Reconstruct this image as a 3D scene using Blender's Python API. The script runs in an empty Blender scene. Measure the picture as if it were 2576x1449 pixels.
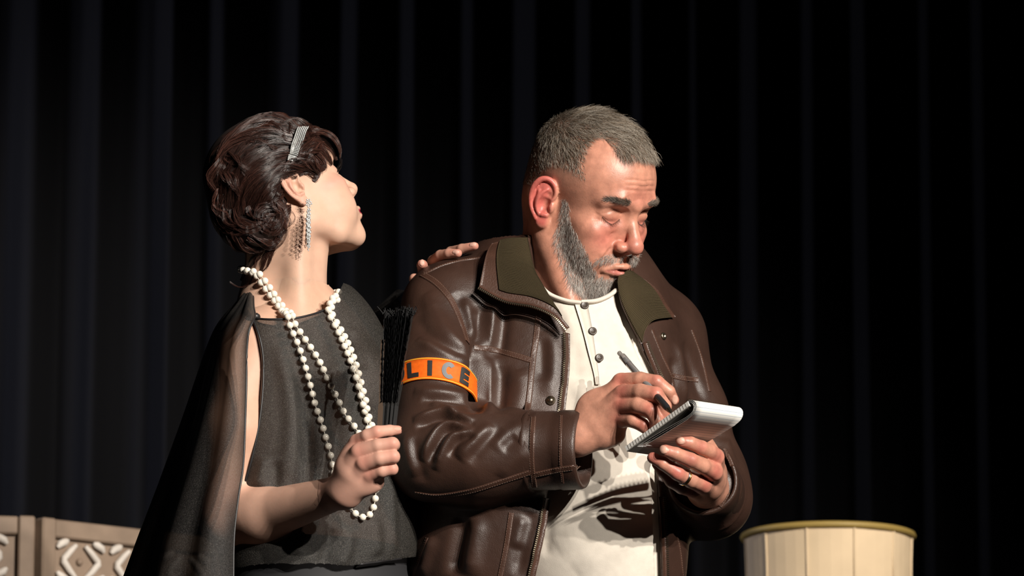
import bpy, math, random
import numpy as np
from mathutils import Vector, Matrix

# ------------------------------------------------------------------ camera, world, lights, exposure
W, H = 2576, 1449
F = 12700.0                                   # focal length in pixels of the 2576 px frame
CAM = np.array((0.0, -7.0, 0.126))
TILT = math.radians(11.5)
S = bpy.context.scene
COL = S.collection
cam_data = bpy.data.cameras.new('camera')
cam = bpy.data.objects.new('camera', cam_data); COL.objects.link(cam)
cam.location = CAM; cam.rotation_euler = (math.pi / 2 + TILT, 0, 0)
cam_data.sensor_width = 36.0; cam_data.lens = F / W * 36.0
cam_data.clip_start = 0.1; cam_data.clip_end = 60
cam_data.dof.use_dof = True; cam_data.dof.focus_distance = 6.98; cam_data.dof.aperture_fstop = 7.0
S.camera = cam
S.view_settings.view_transform = 'Standard'; S.view_settings.look = 'None'
S.view_settings.exposure = 0.0; S.view_settings.gamma = 1.0
S.view_settings.use_curve_mapping = False
world = bpy.data.worlds.new('world'); S.world = world; world.use_nodes = True
world.node_tree.nodes['Background'].inputs[0].default_value = (0.55, 0.6, 0.8, 1)
world.node_tree.nodes['Background'].inputs[1].default_value = 0.004

def spot(name, loc, aim, energy, color, radius, angle, blend=0.4):
    l = bpy.data.lights.new(name, 'SPOT'); l.energy = energy; l.color = color
    l.shadow_soft_size = radius; l.spot_size = math.radians(angle); l.spot_blend = blend
    o = bpy.data.objects.new(name, l); COL.objects.link(o); o.location = loc
    o.rotation_euler = (Vector(aim) - Vector(loc)).to_track_quat('-Z', 'Y').to_euler()
    return o
# three front-of-house spots, high and to the right of the camera; shadows fall left and down in steps
for k, (az, el, e) in enumerate(((26, 18, 1350), (32, 20, 1800), (38, 17, 1350))):
    a, b = math.radians(az), math.radians(el); d = 7.5
    spot('stage_spot', (d * math.cos(b) * math.sin(a) - .05, -d * math.cos(b) * math.cos(a), 1.4 + d * math.sin(b)),
         (0.15, 0.0, 1.4), e, (1.0, 0.93, 0.84), 0.05, 25, 0.6)
# weak bluish wash on the left of the backdrop
spot('wash_spot', (-1.8, 1.6, 1.9), (-.45, 2.6, 1.75), 95, (0.84, 0.85, 1.0), 0.25, 116, 0.8)

# ------------------------------------------------------------------ pixel helpers
CT, ST = math.cos(TILT), math.sin(TILT)
def P(px, py, y):
    """the point of the ray through pixel (px, py) whose world Y is y"""
    px = np.asarray(px, float); py = np.asarray(py, float); y = np.asarray(y, float)
    dx = (px - W / 2) / F; dz = -(py - H / 2) / F
    vx, vy, vz = dx, CT - dz * ST, ST + dz * CT
    t = (y - CAM[1]) / vy
    return np.stack(np.broadcast_arrays(CAM[0] + vx * t, y, CAM[2] + vz * t), -1)
def PP(rows):
    r = np.array(rows, float); return P(r[:, 0], r[:, 1], r[:, 2])
def rays(px, py):
    px = np.asarray(px, float); py = np.asarray(py, float)
    dx = (px - W / 2) / F; dz = -(py - H / 2) / F
    v = np.stack(np.broadcast_arrays(dx, CT - dz * ST, ST + dz * CT), -1)
    return v / np.linalg.norm(v, axis=-1, keepdims=True)
def project(p):
    p = np.asarray(p, float); x = p[..., 0]; y = p[..., 1] - CAM[1]; z = p[..., 2] - CAM[2]
    d = y * CT + z * ST; u = -y * ST + z * CT
    return np.stack([W / 2 + F * x / d, H / 2 - F * u / d], -1)
def head_matrix(yaw, pitch, roll):
    y, p, r = map(math.radians, (yaw, pitch, roll))
    return np.array((Matrix.Rotation(-math.pi / 2 + y, 3, 'Z') @ Matrix.Rotation(p, 3, 'Y') @ Matrix.Rotation(r, 3, 'X')))

# ------------------------------------------------------------------ signed distance modelling
def smin(a, b, k):
    if k <= 0: return np.minimum(a, b)
    h = np.maximum(k - np.abs(a - b), 0) / k
    return np.minimum(a, b) - h * h * k * .25

class Field:
    """solid built from smoothly joined and smoothly cut primitives"""
    def __init__(self): self.ops = []
    def put(self, f, lo, hi, k, sub): self.ops.append((f, np.array(lo, float), np.array(hi, float), k, sub))
    def ell(self, c, r, k=.01, sub=False, rot=None):
        c = np.array(c, float); r = np.array(r, float)
        M = np.eye(3) if rot is None else np.array(rot, float)          # columns: local axes in world
        def f(x, y, z):
            x = x - c[0]; y = y - c[1]; z = z - c[2]
            if rot is not None:
                x, y, z = (M[0, 0] * x + M[1, 0] * y + M[2, 0] * z, M[0, 1] * x + M[1, 1] * y + M[2, 1] * z, M[0, 2] * x + M[1, 2] * y + M[2, 2] * z)
            a, b, e = x / r[0], y / r[1], z / r[2]
            k0 = np.sqrt(a * a + b * b + e * e) + 1e-9
            k1 = np.sqrt((a / r[0]) ** 2 + (b / r[1]) ** 2 + (e / r[2]) ** 2) + 1e-9
            return k0 * (k0 - 1) / k1
        ext = np.sqrt((M ** 2) @ (r ** 2))
        self.put(f, c - ext, c + ext, k, sub); return self
    def cone(self, a, b, ra, rb, k=.01, sub=False, flat=None):
        """tapered capsule; flat=(axis, s) squeezes the section along axis by the factor s"""
        a = np.array(a, float); b = np.array(b, float); d = b - a; dd = max(float(d @ d), 1e-12)
        if flat is not None: n = np.array(flat[0], float); n /= np.linalg.norm(n); s = flat[1]
        def f(x, y, z):
            x = x - a[0]; y = y - a[1]; z = z - a[2]
            t = np.clip((x * d[0] + y * d[1] + z * d[2]) / dd, 0, 1)
            x = x - t * d[0]; y = y - t * d[1]; z = z - t * d[2]
            q = x * x + y * y + z * z
            if flat is not None:
                w = x * n[0] + y * n[1] + z * n[2]
                q = q - w * w + (w / s) ** 2
                return (np.sqrt(q) - (ra + (rb - ra) * t)) * (s if s < 1 else 1)
            return np.sqrt(q) - (ra + (rb - ra) * t)
        m = max(ra, rb) * (1 if flat is None else max(1, flat[1]))
        self.put(f, np.minimum(a, b) - m, np.maximum(a, b) + m, k, sub); return self
    def chain(self, pts, rad, k=.004, sub=False, flat=None, join=None):
        pts = np.array(pts, float); n = len(pts)
        rad = np.full(n, rad, float) if np.isscalar(rad) else np.array(rad, float)
        for i in range(n - 1):
            self.cone(pts[i], pts[i + 1], rad[i], rad[i + 1], k if (i == 0 or join is None) else join, sub, flat)
        return self
    def grid(self, lo, hi, h):
        lo = np.array(lo, float); hi = np.array(hi, float)
        ax = [np.arange(lo[i], hi[i] + h, h, dtype=np.float32) for i in range(3)]
        D = np.full([len(a) for a in ax], .2, np.float32)
        for f, l, u, k, sub in self.ops:
            pad = k + 3 * h; s = []
            for i in range(3):
                i0 = max(int((l[i] - pad - lo[i]) / h), 0); i1 = min(int((u[i] + pad - lo[i]) / h) + 2, len(ax[i]))
                s.append(slice(i0, i1))
            if any(q.start >= q.stop for q in s): continue
            s = tuple(s)
            v = f(ax[0][s[0], None, None], ax[1][None, s[1], None], ax[2][None, None, s[2]]).astype(np.float32)
            D[s] = -smin(-D[s], v, k) if sub else smin(D[s], v, k)
        return ax, D
    def at(self, p):
        p = np.asarray(p, float); x, y, z = p[..., 0], p[..., 1], p[..., 2]
        d = np.full(x.shape, .5)
        for f, l, u, k, sub in self.ops:
            v = f(x, y, z); d = -smin(-d, v, k) if sub else smin(d, v, k)
        return d
    def grad(self, p, e=1e-3):
        p = np.asarray(p, float); g = np.zeros_like(p)
        for i in range(3):
            o = np.zeros(3); o[i] = e; g[..., i] = self.at(p + o) - self.at(p - o)
        return g / (np.linalg.norm(g, axis=-1, keepdims=True) + 1e-12)
    def hit(self, px, py, start=5.5, out=0.0):
        """first point of the surface seen through the pixels (nan free: misses keep the nearest approach)"""
        v = rays(px, py); t = np.full(v.shape[:-1], start); best = np.full(t.shape, 9.); bt = t.copy()
        for _ in range(90):
            d = self.at(CAM + v * t[..., None]) - out
            m = d < best; best = np.where(m, d, best); bt = np.where(m, t, bt)
            t = t + np.where(d > 2e-4, d * .8, 0); t = np.minimum(t, 9.)
        t = np.where(best < 2e-3, t, bt)
        return CAM + v * t[..., None]
    def snap(self, p, out=0.0, n=6):
        p = np.array(p, float)
        for _ in range(n): p = p - (self.at(p) - out)[..., None] * self.grad(p) * .9
        return p

def nets(ax, D):
    """surface nets: a quad mesh of the zero level"""
    n = D < 0; nx, ny, nz = D.shape
    c = sum(n[i:nx - 1 + i, j:ny - 1 + j, k:nz - 1 + k].astype(np.int8) for i in (0, 1) for j in (0, 1) for k in (0, 1))
    act = np.argwhere((c > 0) & (c < 8)); idx = np.full((nx - 1, ny - 1, nz - 1), -1, np.int64)
    idx[act[:, 0], act[:, 1], act[:, 2]] = np.arange(len(act))
    acc = np.zeros((len(act), 3)); cnt = np.zeros(len(act))
    cor = [(i, j, k) for i in (0, 1) for j in (0, 1) for k in (0, 1)]
    val = {q: D[act[:, 0] + q[0], act[:, 1] + q[1], act[:, 2] + q[2]].astype(float) for q in cor}
    for a in cor:
        for i in range(3):
            if a[i]: continue
            b = list(a); b[i] = 1; b = tuple(b); va, vb = val[a], val[b]
            m = (va < 0) != (vb < 0); t = np.where(m, va / np.where(m, va - vb, 1), 0)
            q = np.array(a, float) + np.outer(t, np.eye(3)[i])
            acc += q * m[:, None]; cnt += m
    h = ax[0][1] - ax[0][0]; org = np.array([a[0] for a in ax])
    V = org + (act + acc / cnt[:, None]) * h
    Q = []
    for i in range(3):
        j, k = (i + 1) % 3, (i + 2) % 3
        s0 = [slice(None)] * 3; s1 = [slice(None)] * 3
        s0[i] = slice(0, -1); s1[i] = slice(1, None)
        e = np.argwhere(n[tuple(s0)] != n[tuple(s1)]); e = e[(e[:, j] > 0) & (e[:, k] > 0) & (e[:, j] < D.shape[j] - 1) & (e[:, k] < D.shape[k] - 1)]
        inside = n[e[:, 0], e[:, 1], e[:, 2]]; q = []
        for dj, dk in ((-1, -1), (0, -1), (0, 0), (-1, 0)):
            w = e.copy(); w[:, j] += dj; w[:, k] += dk; q.append(idx[w[:, 0], w[:, 1], w[:, 2]])
        q = np.stack(q, 1); q[~inside] = q[~inside][:, ::-1]; Q.append(q)
    return V, np.concatenate(Q)

def normals(V, Q):
    n = np.cross(V[Q[:, 2]] - V[Q[:, 0]], V[Q[:, -1]] - V[Q[:, 1]]); N = np.zeros_like(V)
    for i in range(Q.shape[1]):
        for a in range(3): N[:, a] += np.bincount(Q[:, i], n[:, a], len(V))
    return N / (np.linalg.norm(N, axis=1, keepdims=True) + 1e-12)

def relax(V, Q, it=2, w=.5):
    for _ in range(it):
        A = np.zeros_like(V); c = np.zeros(len(V)); k = Q.shape[1]
        for i in range(k):
            e = V[Q[:, (i + 1) % k]] + V[Q[:, i - 1]]; c += 2 * np.bincount(Q[:, i], minlength=len(V))
            for a in range(3): A[:, a] += np.bincount(Q[:, i], e[:, a], len(V))
        V = V + w * (A / np.maximum(c, 1)[:, None] - V)
    return V

# ------------------------------------------------------------------ objects
def mesh(name, V, Fc, mat=None, parent=None, smooth=True, col=None, uv=None):
    """V (n,3), Fc (m,3|4) array or list of such arrays -> one mesh object"""
    V = np.asarray(V, np.float32); Fs = Fc if isinstance(Fc, list) else [Fc]
    Fs = [np.asarray(f, np.int32) for f in Fs if len(f)]
    me = bpy.data.meshes.new(name)
    use = np.unique(np.concatenate([f.ravel() for f in Fs]))
    if len(use) < len(V):                                               # leave out points no face uses
        new = np.zeros(len(V), np.int32); new[use] = np.arange(len(use)); Fs = [new[f] for f in Fs]; V = V[use]
        col = None if col is None else np.asarray(col)[use]; uv = None if uv is None else np.asarray(uv)[use]
    loops = np.concatenate([f.ravel() for f in Fs]); tot = np.concatenate([np.full(len(f), f.shape[1], np.int32) for f in Fs])
    me.vertices.add(len(V)); me.vertices.foreach_set('co', V.ravel())
    me.loops.add(len(loops)); me.loops.foreach_set('vertex_index', loops)
    me.polygons.add(len(tot)); st = np.zeros(len(tot), np.int32); st[1:] = np.cumsum(tot)[:-1]
    me.polygons.foreach_set('loop_start', st)
    me.polygons.foreach_set('use_smooth', np.full(len(tot), smooth))
    me.update(calc_edges=True); me.validate()
    if col is not None:
        a = me.color_attributes.new('col', 'FLOAT_COLOR', 'POINT'); c = np.ones((len(V), 4), np.float32); c[:, :3] = col
        a.data.foreach_set('color', c.ravel())
    if uv is not None:
        a = me.attributes.new('uvp', 'FLOAT_VECTOR', 'POINT'); c = np.zeros((len(V), 3), np.float32); c[:, :uv.shape[1]] = uv
        a.data.foreach_set('vector', c.ravel())
    if mat is not None: me.materials.append(mat)
    return obj(name, me, parent)
def obj(name, me, parent=None):
    o = bpy.data.objects.new(name, me); COL.objects.link(o)
    if parent is not None: o.parent = parent; o.matrix_parent_inverse = Matrix.Translation(-parent.location)
    return o
def tag(o, label=None, cat=None, group=None, kind=None):
    for k, v in (('label', label), ('category', cat), ('group', group), ('kind', kind)):
        if v: o[k] = v
    return o
def thing(name, label, cat, loc=(0, 0, 0), group=None):
    o = bpy.data.objects.new(name, None); COL.objects.link(o); o.location = loc; o.empty_display_size = .05
    return tag(o, label, cat, group)

class MB:
    """collects simple solids into one mesh"""
    def __init__(self): self.v = []; self.f = {3: [], 4: []}; self.n = 0
    def add(self, V, Fc):
        for f in (Fc if isinstance(Fc, list) and len(Fc) and np.ndim(Fc[0]) == 2 else [Fc]):
            f = np.asarray(f, int)
            if len(f): self.f[f.shape[1]].append(f + self.n)
        self.v.append(np.asarray(V, float)); self.n += len(V); return self
    def box(self, c, s, R=None, bev=0.0):
        c = np.asarray(c, float); s = np.asarray(s, float) / 2
        if bev <= 0:
            v = np.array([(i, j, k) for i in (-1, 1) for j in (-1, 1) for k in (-1, 1)], float) * s
            f = [(0, 1, 3, 2), (4, 6, 7, 5), (0, 4, 5, 1), (2, 3, 7, 6), (0, 2, 6, 4), (1, 5, 7, 3)]
            if R is not None: v = v @ np.asarray(R).T
            return self.add(v + c, f)
        v = []; idx = {}
        for i in (-1, 1):
            for j in (-1, 1):
                for k in (-1, 1):
                    sg = np.array((i, j, k), float)
                    for a in range(3):
                        q = sg * (s - bev); q[a] = sg[a] * s[a]; idx[(i, j, k, a)] = len(v); v.append(q)
        f4 = []; f3 = []
        for a in range(3):
            b, c2 = (a + 1) % 3, (a + 2) % 3
            for sgn in (-1, 1):
                def key(x, y):
                    t = [0, 0, 0]; t[a] = sgn; t[b] = x; t[c2] = y; return tuple(t)
                q = [idx[key(x, y) + (a,)] for x, y in ((-1, -1), (1, -1), (1, 1), (-1, 1))]
                f4.append(q if sgn > 0 else q[::-1])
            for x in (-1, 1):
                for y in (-1, 1):
                    def k2(t):
                        u = [0, 0, 0]; u[a] = t; u[b] = x; u[c2] = y; return tuple(u)
                    q = [idx[k2(-1) + (b,)], idx[k2(1) + (b,)], idx[k2(1) + (c2,)], idx[k2(-1) + (c2,)]]
                    f4.append(q if x * y > 0 else q[::-1])
        for i in (-1, 1):
            for j in (-1, 1):
                for k in (-1, 1):
                    q = [idx[(i, j, k, a)] for a in range(3)]; f3.append(q if i * j * k > 0 else q[::-1])
        v = np.array(v)
        if R is not None: v = v @ np.asarray(R).T
        return self.add(v + c, [f4, f3])
    def tube(self, pts, rad, n=8, cap=True, up=(0, 0, 1), flat=1.0):
        V, Q = tube(pts, rad, n, up, flat); self.add(V, Q)
        if cap:
            m = len(V) // n; b = self.n - len(V)
            for e, rev in ((0, True), (m - 1, False)):
                ring = np.arange(e * n, e * n + n); c = V[ring].mean(0)
                base = len(V) + 0
                t = [(i, (i + 1) % n, n) for i in range(n)]; t = [q[::-1] if rev else q for q in t]
                self.add(np.vstack([V[ring], c]), t)
        return self
    def lathe(self, prof, c=(0, 0, 0), n=32, R=None):
        prof = np.asarray(prof, float); a = np.linspace(0, 2 * math.pi, n, endpoint=False)
        v = np.stack([prof[:, None, 0] * np.cos(a), prof[:, None, 0] * np.sin(a), np.repeat(prof[:, None, 1], n, 1)], -1).reshape(-1, 3)
        if R is not None: v = v @ np.asarray(R).T
        m = len(prof); i, j = np.meshgrid(np.arange(m - 1), np.arange(n), indexing='ij'); j2 = (j + 1) % n
        return self.add(v + np.asarray(c, float), np.stack([i * n + j, i * n + j2, (i + 1) * n + j2, (i + 1) * n + j], -1).reshape(-1, 4))
    def sphere(self, c, r, n=12, R=None):
        t = np.linspace(-math.pi / 2, math.pi / 2, n // 2 + 1); r = np.broadcast_to(np.asarray(r, float), 3)
        b = self.n; self.lathe(np.c_[np.maximum(np.cos(t), 1e-3), np.sin(t)], n=n)
        v = self.v[-1] * r
        self.v[-1] = (v if R is None else v @ np.asarray(R).T) + np.asarray(c, float); return self
    def build(self, name, mat=None, parent=None, smooth=True, col=None):
        return mesh(name, np.concatenate(self.v), [np.concatenate(f) for f in self.f.values() if f], mat, parent, smooth, col)

def frames(pts, up):
    pts = np.asarray(pts, float); t = np.gradient(pts, axis=0); t /= np.linalg.norm(t, axis=1, keepdims=True) + 1e-12
    up = np.broadcast_to(np.asarray(up, float), pts.shape); s = np.cross(up, t)
    l = np.linalg.norm(s, axis=1, keepdims=True); s = np.where(l < 1e-6, np.cross(np.broadcast_to((1., .1, 0), pts.shape), t), s)
    s /= np.linalg.norm(s, axis=1, keepdims=True); return t, s, np.cross(t, s)
def tube(pts, rad, n=8, up=(0, 0, 1), flat=1.0):
    pts = np.asarray(pts, float); m = len(pts); rad = np.broadcast_to(np.asarray(rad, float), m)
    t, s, u = frames(pts, up); a = np.linspace(0, 2 * math.pi, n, endpoint=False)
    V = pts[:, None] + rad[:, None, None] * (np.cos(a)[None, :, None] * s[:, None] + flat * np.sin(a)[None, :, None] * u[:, None])
    i, j = np.meshgrid(np.arange(m - 1), np.arange(n), indexing='ij'); j2 = (j + 1) % n
    return V.reshape(-1, 3), np.stack([i * n + j, i * n + j2, (i + 1) * n + j2, (i + 1) * n + j], -1).reshape(-1, 4)
def spline(pts, n):
    """Catmull-Rom through pts, n samples evenly spaced in length; any number of columns"""
    p = np.asarray(pts, float); q = np.vstack([2 * p[0] - p[1], p, 2 * p[-1] - p[-2]])
    out = []; m = max(8, int(3 * n / (len(p) - 1)))
    for i in range(len(p) - 1):
        t = np.linspace(0, 1, m, endpoint=False)[:, None]; a, b, c, d = q[i:i + 4]
        out.append(.5 * (2 * b + (c - a) * t + (2 * a - 5 * b + 4 * c - d) * t ** 2 + (3 * b - a - 3 * c + d) * t ** 3))
    o = np.vstack(out + [p[-1:]]); l = np.r_[0, np.cumsum(np.linalg.norm(np.diff(o[:, :3], axis=0), axis=1))]
    s = np.linspace(0, l[-1], n); return np.stack([np.interp(s, l, o[:, i]) for i in range(o.shape[1])], 1)
def sheet(G):
    """grid of points (a,b,3) -> V, quads"""
    G = np.asarray(G, float); a, b = G.shape[:2]; i, j = np.meshgrid(np.arange(a - 1), np.arange(b - 1), indexing='ij')
    return G.reshape(-1, 3), np.stack([i * b + j, (i + 1) * b + j, (i + 1) * b + j + 1, i * b + j + 1], -1).reshape(-1, 4)
def solid_sheet(G, th, N=None):
    """a sheet with thickness th (away from the normals) and closed rim"""
    V, Q = sheet(G); a, b = G.shape[:2]
    if N is None: N = normals(V, Q)
    n = len(V); V2 = np.vstack([V, V - N * th])
    rim = np.r_[np.arange(b), np.arange(1, a) * b + b - 1, (a - 1) * b + np.arange(b - 2, -1, -1), np.arange(a - 2, 0, -1) * b]
    r2 = np.roll(rim, -1)
    return V2, np.vstack([Q, Q[:, ::-1] + n, np.stack([rim, rim + n, r2 + n, r2], 1)])
def strands(name, A, rad, mat, parent, col=None, tip=.25):
    """A (n,m,3) strand points -> one mesh of thin three-sided hairs; col (n,3)"""
    n, m = A.shape[:2]; t = np.gradient(A, axis=1); t /= np.linalg.norm(t, axis=2, keepdims=True) + 1e-12
    up = np.array((.31, -.72, .62)); s = np.cross(t, up); s /= np.linalg.norm(s, axis=2, keepdims=True) + 1e-9; u = np.cross(t, s)
    r = (np.broadcast_to(np.asarray(rad, float).reshape(-1, 1), (n, 1)) * np.linspace(1, tip, m)[None])[..., None, None]
    a = np.array([0, 2.094, 4.189]); V = A[:, :, None] + r * (np.cos(a)[None, None, :, None] * s[:, :, None] + np.sin(a)[None, None, :, None] * u[:, :, None])
    i, j, k = np.meshgrid(np.arange(n), np.arange(m - 1), np.arange(3), indexing='ij'); b = i * m * 3 + j * 3; k2 = (k + 1) % 3
    Q = np.stack([b + k, b + k2, b + 3 + k2, b + 3 + k], -1).reshape(-1, 4)
    c = None if col is None else np.repeat(col, m * 3, 0)
    return mesh(name, V.reshape(-1, 3), Q, mat, parent, True, c)

# ------------------------------------------------------------------ materials
def material(name, color=(.5, .5, .5), rough=.5, spec=.5, metal=0, col_attr=False, noise=None, bump=None, sss=0, sss_r=(1, .35, .2), coat=0, sheen=0, extra=None, alpha=1, aniso=0):
    """noise=(scale, amount, detail): value variation; bump=[(scale, strength, distance), ...] in object space"""
    m = bpy.data.materials.new(name); m.use_nodes = True; nt = m.node_tree; b = nt.nodes['Principled BSDF']
    b.inputs['Roughness'].default_value = rough; b.inputs['Specular IOR Level'].default_value = spec; b.inputs['Metallic'].default_value = metal
    b.inputs['Base Color'].default_value = (*color, 1); b.inputs['Alpha'].default_value = alpha
    b.inputs['Coat Weight'].default_value = coat; b.inputs['Sheen Weight'].default_value = sheen; b.inputs['Anisotropic'].default_value = aniso
    if sss:
        b.inputs['Subsurface Weight'].default_value = sss; b.inputs['Subsurface Radius'].default_value = sss_r; b.inputs['Subsurface Scale'].default_value = .006
    tc = nt.nodes.new('ShaderNodeTexCoord'); src = None
    if col_attr:
        a = nt.nodes.new('ShaderNodeAttribute'); a.attribute_name = 'col'; src = a.outputs['Color']
        nt.links.new(src, b.inputs['Base Color'])
    if noise:
        sc, am, de = noise; t = nt.nodes.new('ShaderNodeTexNoise'); t.inputs['Scale'].default_value = sc; t.inputs['Detail'].default_value = de
        nt.links.new(tc.outputs['Object'], t.inputs['Vector'])
        r = nt.nodes.new('ShaderNodeMapRange'); r.inputs[1].default_value = .3; r.inputs[2].default_value = .7; r.inputs[3].default_value = 1 - am; r.inputs[4].default_value = 1 + am
        nt.links.new(t.outputs[0], r.inputs[0]); mx = nt.nodes.new('ShaderNodeVectorMath'); mx.operation = 'SCALE'
        if src is not None: nt.links.new(src, mx.inputs[0])
        else: mx.inputs[0].default_value = color
        nt.links.new(r.outputs[0], mx.inputs['Scale']); nt.links.new(mx.outputs[0], b.inputs['Base Color'])
    prev = None
    for (sc, stn, dist, *kind) in (bump or []):
        kind = kind[0] if kind else 'noise'
        if kind == 'noise': t = nt.nodes.new('ShaderNodeTexNoise'); t.inputs['Detail'].default_value = 4; out = t.outputs[0]
        elif kind == 'voronoi': t = nt.nodes.new('ShaderNodeTexVoronoi'); out = t.outputs[0]
        t.inputs['Scale'].default_value = sc; nt.links.new(tc.outputs['Object'], t.inputs['Vector'])
        bp = nt.nodes.new('ShaderNodeBump'); bp.inputs['Strength'].default_value = stn; bp.inputs['Distance'].default_value = dist
        nt.links.new(out, bp.inputs['Height'])
        if prev is not None: nt.links.new(prev, bp.inputs['Normal'])
        prev = bp.outputs[0]
    if prev is not None: nt.links.new(prev, b.inputs['Normal'])
    if extra: extra(nt, b, tc)
    return m
# ------------------------------------------------------------------ the stage
floor_m = material('black_stage_floor', (.012, .011, .010), rough=.55, noise=(6, .3, 4), bump=[(80, .2, .002)])
MB().box((0, 0, -.05), (9, 12, .1)).build('floor', floor_m, smooth=False)['kind'] = 'structure'
# backdrop curtain: irregular pleats
rng = np.random.default_rng(3); CY = 2.6
xs = np.linspace(-3.0, 3.0, 1500); zs = np.linspace(0.02, 3.2, 26)
cen = []
for cx in list(range(-2700, -800, 152)) + list(range(3380, 5300, 150)) + [-700, -540, -390, -240, -80, 80, 245, 428, 565, 742, 882, 1036, 1186, 1332, 1472, 1612, 1752, 1890, 2040, 2180, 2330, 2470, 2620, 2770, 2920, 3080, 3230]:
    cen.append((P(cx, 700, CY)[0], rng.uniform(.022, .038), rng.uniform(.06, .11), rng.uniform(-.004, .012)))
G = np.zeros((len(xs), len(zs), 3))
for j, z in enumerate(zs):
    y = np.zeros_like(xs)
    for c, w, h, lean in cen: y -= h * np.exp(-np.abs((xs - c - lean * (z - 1.6)) / w) ** 2.0)
    y += .006 * np.sin(xs * 55 + z * .8) + .004 * np.sin(xs * 131 - z)
    G[:, j] = np.stack([xs, CY + y, np.full_like(xs, z)], 1)
velour = material('black_velour', (.0038, .0038, .0046), rough=.85, spec=.05, sheen=.01, bump=[(600, .2, .001)])
curtain = mesh('stage_curtain', *sheet(G), velour)
tag(curtain, 'black pleated stage curtain hanging across the whole background', 'curtain')

# carved folding screen behind the woman, lower left
SY = 1.25
wood = material('taupe_wood', (.25, .18, .13), rough=.6, spec=.3, noise=(18, .15, 5), bump=[(120, .2, .001)])
pale = material('white_carving', (.62, .56, .50), rough=.6, noise=(50, .1, 4))
screen = thing('folding_screen', 'carved taupe folding screen with white fretwork behind the caped person', 'screen', (P(95, 1303, SY)[0], SY, 0))
def panel(a, b, ztop):
    """one leaf of the screen between the foot points a and b; local u runs along it, v down from the top"""
    a = np.array((*a, 0.)); b = np.array((*b, 0.)); L = np.linalg.norm(b - a); u = (b - a) / L; n = np.cross(u, (0, 0, 1)); n = n if n[1] < 0 else -n
    R = np.stack([u, n, (0, 0, 1)], 1); leaf = MB().box(a + u * L / 2 + (0, 0, ztop - .72) - n * .006, (L - .02, .008, 1.40), R).build('panel', wood, screen, False)
    def bar(c, s, name='rail', bev=.003): MB().box(a + u * c[0] + (0, 0, c[1]) + n * c[2], s, R, bev).build(name, wood, leaf, False)
    bar((.014, ztop - .71, .002), (.027, .026, 1.42), 'stile'); bar((L - .014, ztop - .71, .002), (.027, .026, 1.42), 'stile')
    bar((L / 2, ztop - .0155, 0), (L - .055, .020, .030)); bar((L / 2, .14, 0), (L - .055, .020, .10)); bar((L / 2, .70, 0), (L - .055, .020, .04))
    def at(x, z, o): return a + u * x + (0, 0, ztop - z) + n * o
    nx = max(1, int(round((L - .06) / .100))); w = (L - .06) / nx; ro = .0055
    for i in range(nx):
        for j in range(4):
            cx = .03 + w * (i + .5); cz = .036 + .072 * (j + .42)
            for s in (-1, 1):                                           # broken lozenge of two chevrons, a boss between them, leaf shapes in the corners
                MB().tube([at(cx + s * .009, cz - .027, .003), at(cx + s * .020, cz - .017, .004), at(cx + s * .033, cz - .003, .0045), at(cx + s * .034, cz + .002, .0045), at(cx + s * .022, cz + .016, .004), at(cx + s * .009, cz + .028, .003)], [ro * .7, ro, ro * 1.1, ro * 1.1, ro, ro * .7], 8, up=tuple(n)).build('fretwork', pale, leaf)
                for t in (-1, 1):
                    MB().tube([at(cx + s * .046, cz + t * .020, .003), at(cx + s * .041, cz + t * .026, .004), at(cx + s * .031, cz + t * .031, .0035), at(cx + s * .025, cz + t * .034, .003)], [ro * .6, ro * 1.2, ro * 1.25, ro * .6], 8, up=tuple(n)).build('fretwork', pale, leaf)
            MB().sphere(at(cx, cz, .0), .0065, 10).build('boss', wood, leaf)
zt = P(95, 1303, SY)[2]
hx = P(91, 1303, SY)[0]
panel((hx - .30, SY - .055), (hx - .003, SY + .005), zt + .002)
panel((hx + .003, SY + .0), (hx + .30, SY + .235), zt)

# floor lamp with a faceted parchment shade, lower right
LY = 1.5; top = P(2083, 1345, LY); lr = 209 / F * (LY + 7.) * 1.02
parch = material('parchment', (.60, .46, .30), rough=.7, spec=.2, noise=(9, .10, 5))
gold = material('gold_braid', (.30, .205, .055), rough=.5, spec=.4, bump=[(500, .5, .001)])
brass = material('aged_brass', (.35, .24, .10), rough=.35, metal=1)
lamp = thing('floor_lamp', 'floor lamp with a faceted cream parchment shade and gold braid rim', 'lamp', (top[0], LY, 0))
c = np.array((top[0], LY, 0)); nf = 11; hz = .30
shade = MB().lathe([(lr - .006, .0), (lr - .006, .006), (lr - .010, .006), (lr - .010, 0)], c + (0, 0, top[2] - .008), 56).build('shade', brass, lamp)
def ring_pt(k, r, z): a = 2 * math.pi * (k + .693) / nf; return c + (r * math.cos(a), r * math.sin(a), z)
for k in range(nf):
    zz = np.linspace(0, 1, 7); rr = lr * (1.0 - .03 * np.sin(zz * math.pi) + .10 * zz ** 3)
    g = np.array([[ring_pt(k + t, r * (1 - .010 * 4 * t * (1 - t)), top[2] - hz * z) for t in (0.02, .25, .5, .75, .98)] for r, z in zip(rr, zz)])
    N = normals(*sheet(g)); g = g if (N[0] @ (g[0, 0] - c)) > 0 else g[:, ::-1]
    mesh('shade_panel', *solid_sheet(g, .002), parch, shade, False)
    MB().tube([ring_pt(k, r * 1.002, top[2] - hz * z) for r, z in zip(rr, zz)], .0022, 6).build('shade_rib', parch, shade)
a = np.linspace(0, 2 * math.pi, 113)
for zz, rr in ((-.004, lr * 1.008), (-hz, lr * 1.105)): MB().tube(np.stack([c[0] + rr * np.cos(a), c[1] + rr * np.sin(a), np.full_like(a, top[2] + zz)], 1), .0058, 8, False).build('braid', gold, shade)
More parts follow.
